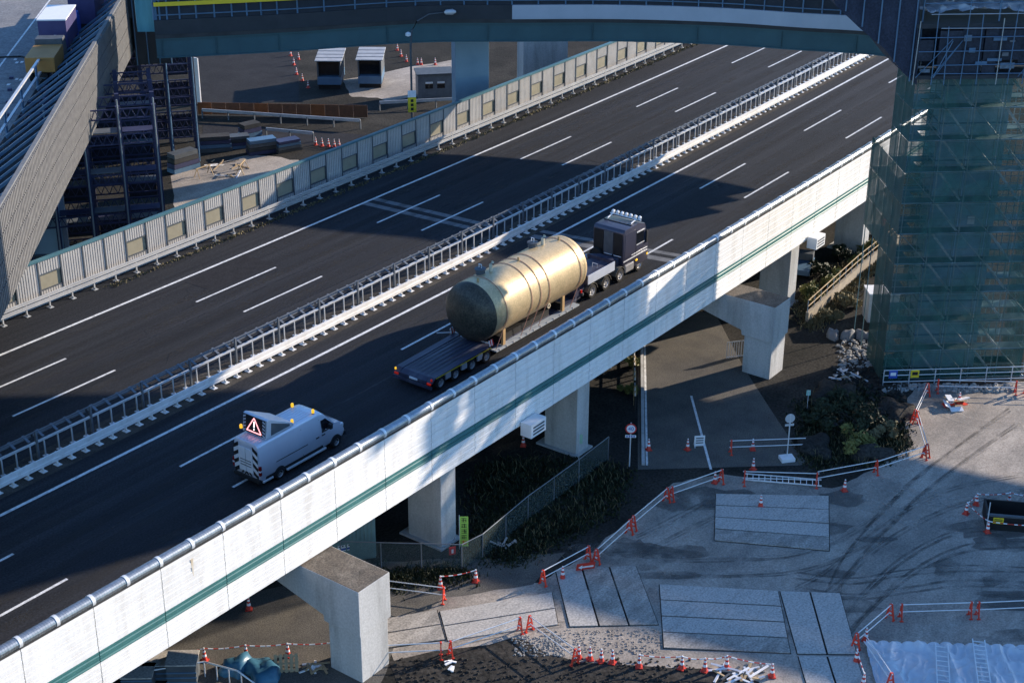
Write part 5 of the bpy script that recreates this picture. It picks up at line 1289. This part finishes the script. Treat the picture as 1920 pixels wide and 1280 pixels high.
# ================================================================ BEYOND THE FAR WALL
# lamp post with yellow sign
p=behind(777,23.0); e=empty('street_lamp',p,R(-40),'tall curved street lamp with a yellow sign behind the far noise wall','lamp')
H=18.0
b=MB(); b.tube([(0,0,0),(0,0,H*.86),(.12,0,H*.93),(.6,0,H*.975),(1.6,0,H+.1),(3.1,0,H+.2)],.10,8,.05); ob('pole',b,M_frame,e,smooth=True)
b=MB(); b.lathe([(.05,-.5),(.22,-.35),(.26,.2),(.10,.5)],12,Matrix.Translation((3.4,0,H+.2))@Matrix.Rotation(R(90),4,'Y')); ob('lamp_head',b,M_galv,e,smooth=True)
b=MB(); b.lathe([(.05,0),(.24,.1),(.24,.3),(.02,.42)],12); ob('camera_dome',b,M_signw,e,loc=(-.2,-.1,16.3),smooth=True)
b=MB(); b.box(-.36,.36,-.16,-.12,9.75,11.05); sp=ob('yellow_sign',b,M_yellow,e); b=MB(); b.box(-.36,.36,-.16,-.12,11.07,11.65); ob('sign_header',b,M_signw,e)
for k in range(3):
    b=MB(); b.box(-.12,.12,-.168,-.161,9.9+k*.37,10.15+k*.37); ob('sign_character',b,M_black,sp)
# two site cabins with pale roofs
for i,(x,y) in enumerate(((618,168),(694,166))):
    p=at(x,y); e=empty('site_cabin',p,R(-52),('left' if i==0 else 'right')+' of two dark site cabins with pale panelled roofs beyond the far wall','cabin')
    b=MB(); b.box(-1.3,1.3,0,4.4,.5,1.4); ob('lower_body',b,M_bluerail,e,bev=.04)
    for a in ((-1.3,-1.15,0,4.4),(1.15,1.3,0,4.4)):
        b=MB(); b.box(a[0],a[1],a[2],a[3],1.4,3.2); ob('side_wall',b,M_frame,e)
    b=MB(); b.box(-1.15,1.15,.6,.65,1.4,3.2); ob('dark_window',b,M_glass,e)
    b=MB(); b.box(-1.15,1.15,4.2,4.4,1.4,3.2); ob('rear_wall',b,M_frame,e)
    for k in range(4):
        b=MB(); b.box(-1.5,1.5,-.3+k*1.22,.88+k*1.22,3.22+.05*k,3.32+.05*k); ob('roof_panel',b,mat('cabin_roof',(.40,.41,.42),(.30,.31,.32),scale=1.5,rough=.6),e,bev=.02)
    b=MB(); b.box(-1.2,1.2,.2,4.2,0,.5); ob('skid',b,M_black,e)
# small hut
p=at(817,186); e=empty('site_hut',p,R(-42),'flat-roofed grey hut with two small windows beside the overpass pier','hut')
b=MB(); b.box(-1.9,1.9,0,2.4,0,2.7); h_=ob('wall',b,M_galvd,e,bev=.02)
b=MB(); b.box(-2.05,2.05,-.15,2.55,2.71,2.85); ob('roof',b,M_frame,e)
for x in (-.7,.6):
    b=MB(); b.box(x-.42,x+.42,-.03,-.003,1.2,1.95); o=ob('window',b,M_glass,e); b=MB(); b.box(x-.4,x+.4,-.04,-.031,1.75,1.95); ob('blind',b,M_signw,o)
# guardrails in the far yard
def yardrail(a,c,label,h=.9):
    p=at(*a); q=at(*c); e=empty('yard_rail',p,0,label,'guardrail'); d=q-p
    b=MB(); b.bar(Vector((0,0,h)),d+Vector((0,0,h)),.08,.32); ob('beam',b,M_galv,e)
    n_=int(d.length/2.5)
    for k in range(n_+1):
        b=MB(); u=d*(k/n_); b.box(u.x-.06,u.x+.06,u.y-.06,u.y+.06,0,h); ob('post',b,M_galvd,e)
yardrail((380,222),(676,242),'long pale guardrail across the yard beyond the far wall')
yardrail((500,258),(588,266),'short guardrail near the cones beyond the far wall')
yardrail((712,208),(870,200),'guardrail in front of the small hut beyond the far wall')
# rust orange hoarding
p=at(372,216); q=at(690,222); e=empty('mesh_hoarding',p,0,'low rust-orange hoarding along the edge of the far yard','fence'); d=q-p; n_=12
for k in range(n_):
    b=MB(); u=d*(k/n_); v=d*((k+.97)/n_); b.bar(u+Vector((0,0,.75)),v+Vector((0,0,.75)),.05,1.3); ob('panel',b,M_rust if k%4 else mat('orange_net',(.22,.08,.03),(.16,.06,.02),scale=2,rough=.8),e)
# yard paving; pale gravel patches paint in sunlit ground
sheet('yard_paving',gpoly([(360,90),(560,80),(560,190),(372,196)]),GZ+.005,M_yard)
sheet('yard_lit_patch',gpoly(wob([(640,150),(860,110),(870,165),(740,188),(660,182)],4)),GZ+.006,M_gravel)
sheet('yard_lit_patch',gpoly(wob([(320,330),(470,290),(560,300),(560,330),(330,420)],5)),GZ+.006,M_gravel)
sheet('yard_road',gpoly([(380,232),(760,258),(740,285),(380,255)]),GZ+.007,M_yard)
# trestles and junk on the bare earth
for i,(x,y) in enumerate(((382,330),(455,322))):
    p=at(x,y); e=empty('saw_horse',p,R(30*i),('left' if i==0 else 'right')+' pale timber trestle on the bare earth beyond the far wall','trestle')
    b=MB(); b.box(-.9,.9,-.05,.05,.85,.95); ob('beam',b,M_wood,e)
    for s in (-1,1):
        for t in (-1,1):
            b=MB(); b.bar((s*.75,0,.88),(s*.85,t*.4,0),.07,.05); ob('leg',b,M_wood,e)
scatter([(395,300),(470,335)],18,[M_wood,M_frame,M_signw],'boards strewn on the bare earth beyond the far wall','timber',2.0)
# ---- falsework tower of dark steel between ramp and yard
base=[behind(x,d) for x,d in ((372,37.5),(318,31.5))]
p0=behind(318,30.0); ux=Vector((math.cos(R(142)),math.sin(R(142)),0)); uy=Vector((math.cos(R(52)),math.sin(R(52)),0))
e=empty('falsework_tower',p0,0,'dark steel falsework of posts and lattice beams beneath the ramp junction','falsework')
NX,NYY,HZ=6,4,14.6
for i in range(NX):
    for j in range(NYY):
        q=ux*(i*2.7)+uy*(j*3.4); b=MB(); b.box(-.17,.17,-.17,.17,0,HZ); ob('post',b,M_purple,e,loc=q,rz=R(52))
        b=MB(); b.box(-.35,.35,-.35,.35,0,.08); ob('base_plate',b,M_purple,e,loc=q,rz=R(52))
def lattice(a,c,h=.75):
    b=MB(); b.bar(a,c,.1,.1); b.bar(a+Vector((0,0,h)),c+Vector((0,0,h)),.1,.1); d=c-a; n_=4
    for k in range(n_):
        u=a+d*(k/n_); v=a+d*((k+.5)/n_)+Vector((0,0,h)); w_=a+d*((k+1)/n_); b.bar(u,v,.06,.06); b.bar(v,w_,.06,.06)
    return b
for z in (2.0,5.2,8.4,11.6,13.6):
    for j in range(NYY):
        for i in range(NX-1):
            a=ux*(i*2.7)+uy*(j*3.4)+Vector((0,0,z)); ob('lattice_beam',lattice(a,a+ux*2.7),M_purple,e)
    for i in range(NX):
        for j in range(NYY-1):
            a=ux*(i*2.7)+uy*(j*3.4)+Vector((0,0,z)); b=MB(); b.bar(a,a+uy*3.4,.18,.24); ob('cross_beam',b,M_purple,e)
for z in (2.9,6.1,9.3,12.5):
    for i in range(NX-1):
        
        for jj in range(2):
            b=MB(); a=ux*(i*2.7+.2)+uy*(jj*6.8)+Vector((0,0,z)); c=ux*(i*2.7+2.5)+uy*(jj*6.8)+Vector((0,0,z)); b.prism([a,c,c+uy*1.2,a+uy*1.2],(0,0,.06)); ob('walk_plank',b,M_galvd if (i+jj)%2 else M_purple,e)
for i in range(NX):
    b=MB(); q=ux*(i*2.7)-uy*.3; b.tube([q,q+Vector((0,0,HZ+.6))],.06,6); ob('access_pole',b,M_steeltube,e)
b=MB(); b.box(-.06,.06,-.3,.3,0,5.1); ob('white_duct',b,M_signw,e,loc=at(374,196)-p0)
for k,z in enumerate((.3,3.3,6.5,9.7)):
    for i in range(NX-1):
        if (i*3+k)%5==4: continue
        a=ux*(i*2.7+.2)+uy*((NYY-1)*3.4+.25)+Vector((0,0,z)); b=MB(); b.prism([a,a+ux*2.3,a+ux*2.3+uy*.05,a+uy*.05],(0,0,2.5)); ob('shade_sheet',b,M_stg,e)  # added dark sheets standing in for the shaded background behind the posts
p1=at(374,300); e2=empty('falsework_tower',p1,0,'second dark falsework block with blue access poles beside the far yard','falsework')
for i in range(4):
    for j in range(3):
        b=MB(); b.box(-.15,.15,-.15,.15,0,HZ); ob('post',b,M_purple,e2,loc=ux*(i*2.4)+uy*(j*3.0),rz=R(52))
for z in (2.4,5.6,8.8,12.0,13.8):
    for j in range(3):
        for i in range(3):
            a=ux*(i*2.4)+uy*(j*3.0)+Vector((0,0,z)); ob('lattice_beam',lattice(a,a+ux*2.4),M_purple,e2)
    for i in range(4):
        for j in range(2):
            a=ux*(i*2.4)+uy*(j*3.0)+Vector((0,0,z)); b=MB(); b.bar(a,a+uy*3.0,.16,.22); ob('cross_beam',b,M_purple,e2)
for k,z in enumerate((.3,3.6,6.8,10.0)):
    for i in range(3):
        if (i+k)%4==3: continue
        a=ux*(i*2.4+.2)+uy*6.25+Vector((0,0,z)); b=MB(); b.prism([a,a+ux*2.0,a+ux*2.0+uy*.05,a+uy*.05],(0,0,2.5)); ob('shade_sheet',b,M_stg,e2)  # same added dark sheets in place of background shade
for i in (0,1,3):
    b=MB(); w_=ux*(i*2.4)-uy*.35; b.tube([w_,w_+Vector((0,0,HZ+.4))],.07,6); ob('access_pole',b,mat('pole_blue',(.20,.33,.46),(.15,.26,.38),scale=2,rough=.4,metal=.3),e2)
p2=at(290,120,4.0); e3=empty('junction_scaffold',p2,0,'dark sheeted scaffold filling the gap between ramp end and overpass','scaffold')
for k,(o0,o1,z0,z1) in enumerate(((-1.6,1.4,0,4.2),(-1.9,1.7,4.25,8.5),(-1.6,1.6,8.55,12.5))):
    b=MB(); b.prism([ux*-o0,ux*-o1,ux*-o1+uy*4,ux*-o0+uy*4],(0,0,z1-z0)); ob('sheeting',b,M_bdark,e3,loc=(0,0,z0))
for k in range(4):
    b=MB(); w_=ux*(1.5-k*1.0)-uy*.15; b.tube([w_,w_+Vector((0,0,12.8))],.06,6); ob('standard',b,M_bluerail,e3)
for i,(x,y,w1,h1) in enumerate(((405,282,3.2,1.6),(448,276,2.4,1.3),(492,286,3.0,1.5),(540,282,2.6,1.2),(470,262,2.2,1.8),(345,318,3.0,1.9))):
    e4=empty('material_stack',at(x,y),R(-40+7*i),'%s dark stack of site material from the left beyond the far wall'%['second','third','fifth','sixth','fourth','first'][i],'stack')
    for k in range(4):
        b=MB(); b.box(-w1/2+.05*k,w1/2-.06*k,-.6,.6,k*h1/4+.01,(k+1)*h1/4-.03); ob('bundle',b,[M_frame,M_bluerail,M_purple,M_dark][(i+k)%4],e4)
# teal sheeting at the junction
b=MB(); b.prism([at(258,60,10),at(318,60,10),at(318,60,10)+uy*3,at(258,60,10)+uy*3],(0,0,6)); o=ob('teal_sheeting',b,mat('teal_cloth',(.09,.28,.32),(.05,.18,.22),scale=.7,rough=.6,stretch=(2,2,.3)),label='teal cloth sheeting hung where the ramp meets the overpass',cat='sheeting')
# ---- lorries on the ramp
def lorry(px,py,boxm,label,L=6.0,cargo=True,rzv=None):
    p=at(px,py,6.93); e=empty('site_lorry',p,rz_ if rzv is None else rzv,label,'lorry')
    b=MB(); b.box(-L/2,L/2-1.9,-1.15,1.15,1.0,3.3 if cargo else 2.2); bx=ob('cargo_box',b,boxm,e,bev=.03)
    if cargo:
        b=MB(); b.box(-L/2-.03,L/2-1.87,-1.2,1.2,3.31,3.42); ob('box_roof',b,M_signw,e)
    b=MB(); b.prism([(L/2-1.75,-1.1,.7),(L/2-1.75,-1.1,2.6),(L/2-.5,-1.1,2.6),(L/2-.05,-1.1,1.7),(L/2,-1.1,.7)],(0,2.2,0)); c=ob('cab',b,M_signblue if cargo else M_frame,e,bev=.05)
    b=MB(); b.add([(L/2-.47,-1,2.52),(L/2-.47,1,2.52),(L/2-.04,1,1.75),(L/2-.04,-1,1.75)],[(0,1,2,3)]); o=ob('windscreen',b,M_glass,c); o.location=(.03,0,.02)
    b=MB(); b.box(-L/2,L/2-.2,-.5,.5,.6,.95); ob('chassis',b,M_black,e)
    for x in (-L/2+1.2,L/2-1.1):
        for s in (-1,1): wheel(e,x,s*.95,.45,.35,s)
M_vio=mat('lorry_violet',(.06,.055,.15),(.045,.04,.115),scale=1,rough=.5)
lorry(170,48,M_vio,'violet box lorry with a pale roof, farther one on the ramp',7)
lorry(118,92,M_vio,'violet box lorry with a pale roof, nearer one on the ramp',7)
lorry(92,140,mat('lorry_orange',(.42,.20,.05),(.34,.16,.04),scale=1,rough=.6),'orange-bodied open lorry at the front of the queue on the ramp',6,False)
for i,(x,y) in enumerate(((112,60),(150,18))):
    pass
b=MB(); b.tube([at(-20,108,6.98),at(40,106,6.98),at(72,113,6.98),at(105,118,6.98)],.07,6); ob('hose',b,M_black,label='black hose trailing across the ramp deck behind the orange lorry',cat='hose')

# ---- tyre tracks pressed into the gravel
M_track=mat('tyre_track',(.10,.093,.083),(.075,.07,.064),scale=1.0,rough=.95,fine=.5,fscale=6,trans=.74,tvar=.24,tscale=.8)
M_dust=mat('dust_track',(.46,.41,.35),(.36,.32,.28),scale=1.0,rough=.95,fine=.4,fscale=6,trans=.70,tvar=.28,tscale=.6)
lot=bpy.data.objects['gravel_lot']
def track(px,wd,m_,z):
    P=smoothpts([tuple(at(*p)[:2]) for p in px],8); A=offs(P,-wd/2); B=offs(P,wd/2); b=MB()
    b.add([(p.x,p.y,z) for p in A]+[(p.x,p.y,z) for p in B],[(i,i+1,len(P)+i+1,len(P)+i) for i in range(len(P)-1)]); ob('tyre_track',b,m_,lot)
random.seed(77); zt=GZ+.0142
for k,base_ in enumerate(([(1920,1000),(1800,1010),(1700,1060),(1620,1130),(1560,1200)],[(1920,900),(1780,930),(1650,1000),(1560,1080),(1500,1110)],[(1900,780),(1800,850),(1700,930),(1600,1040),(1560,1110)],[(1960,1080),(1800,1075),(1700,1085),(1600,1100),(1500,1090)],[(1250,1060),(1350,1060),(1500,1050),(1620,1000),(1700,930)],[(1200,1020),(1280,980),(1340,950)],[(1050,1150),(950,1165),(850,1185)])):
    for off in (-16,14):
        for sub in range(3):
            zt+=.0004; track([(x+off*.4+random.uniform(-3,3),y+off+sub*5+random.uniform(-2,2)) for x,y in base_],random.uniform(.10,.22),M_track if (k+off+sub)%3 else M_dust,zt)
for base_ in ([(1640,900),(1720,930),(1800,940),(1920,930)],[(1740,760),(1820,790),(1920,800)],[(1100,1120),(1180,1090),(1240,1070)],[(1560,940),(1640,950),(1740,990)]):
    zt+=.0006; track(base_,random.uniform(.9,1.6),M_dust,zt)

M_damp=mat('damp_stain',(.13,.12,.108),(.10,.093,.085),scale=.8,rough=.85,fine=.3,fscale=9,trans=.66,tvar=.32,tscale=.45)
random.seed(90)
for k in range(26):
    x=random.uniform(1150,1930); y=random.uniform(920,1200) if x>1300 else random.uniform(1000,1090); n_=14; rx=random.uniform(25,95); ry=random.uniform(6,20)
    zt+=.0004; P=[at(x+rx*math.cos(a*6.283/n_)*random.uniform(.7,1.25),y+ry*math.sin(a*6.283/n_)*random.uniform(.7,1.25)) for a in range(n_)]
    b=MB(); b.add([(p.x,p.y,zt) for p in P],[tuple(range(n_))]); ob('damp_stain',b,M_damp,lot)
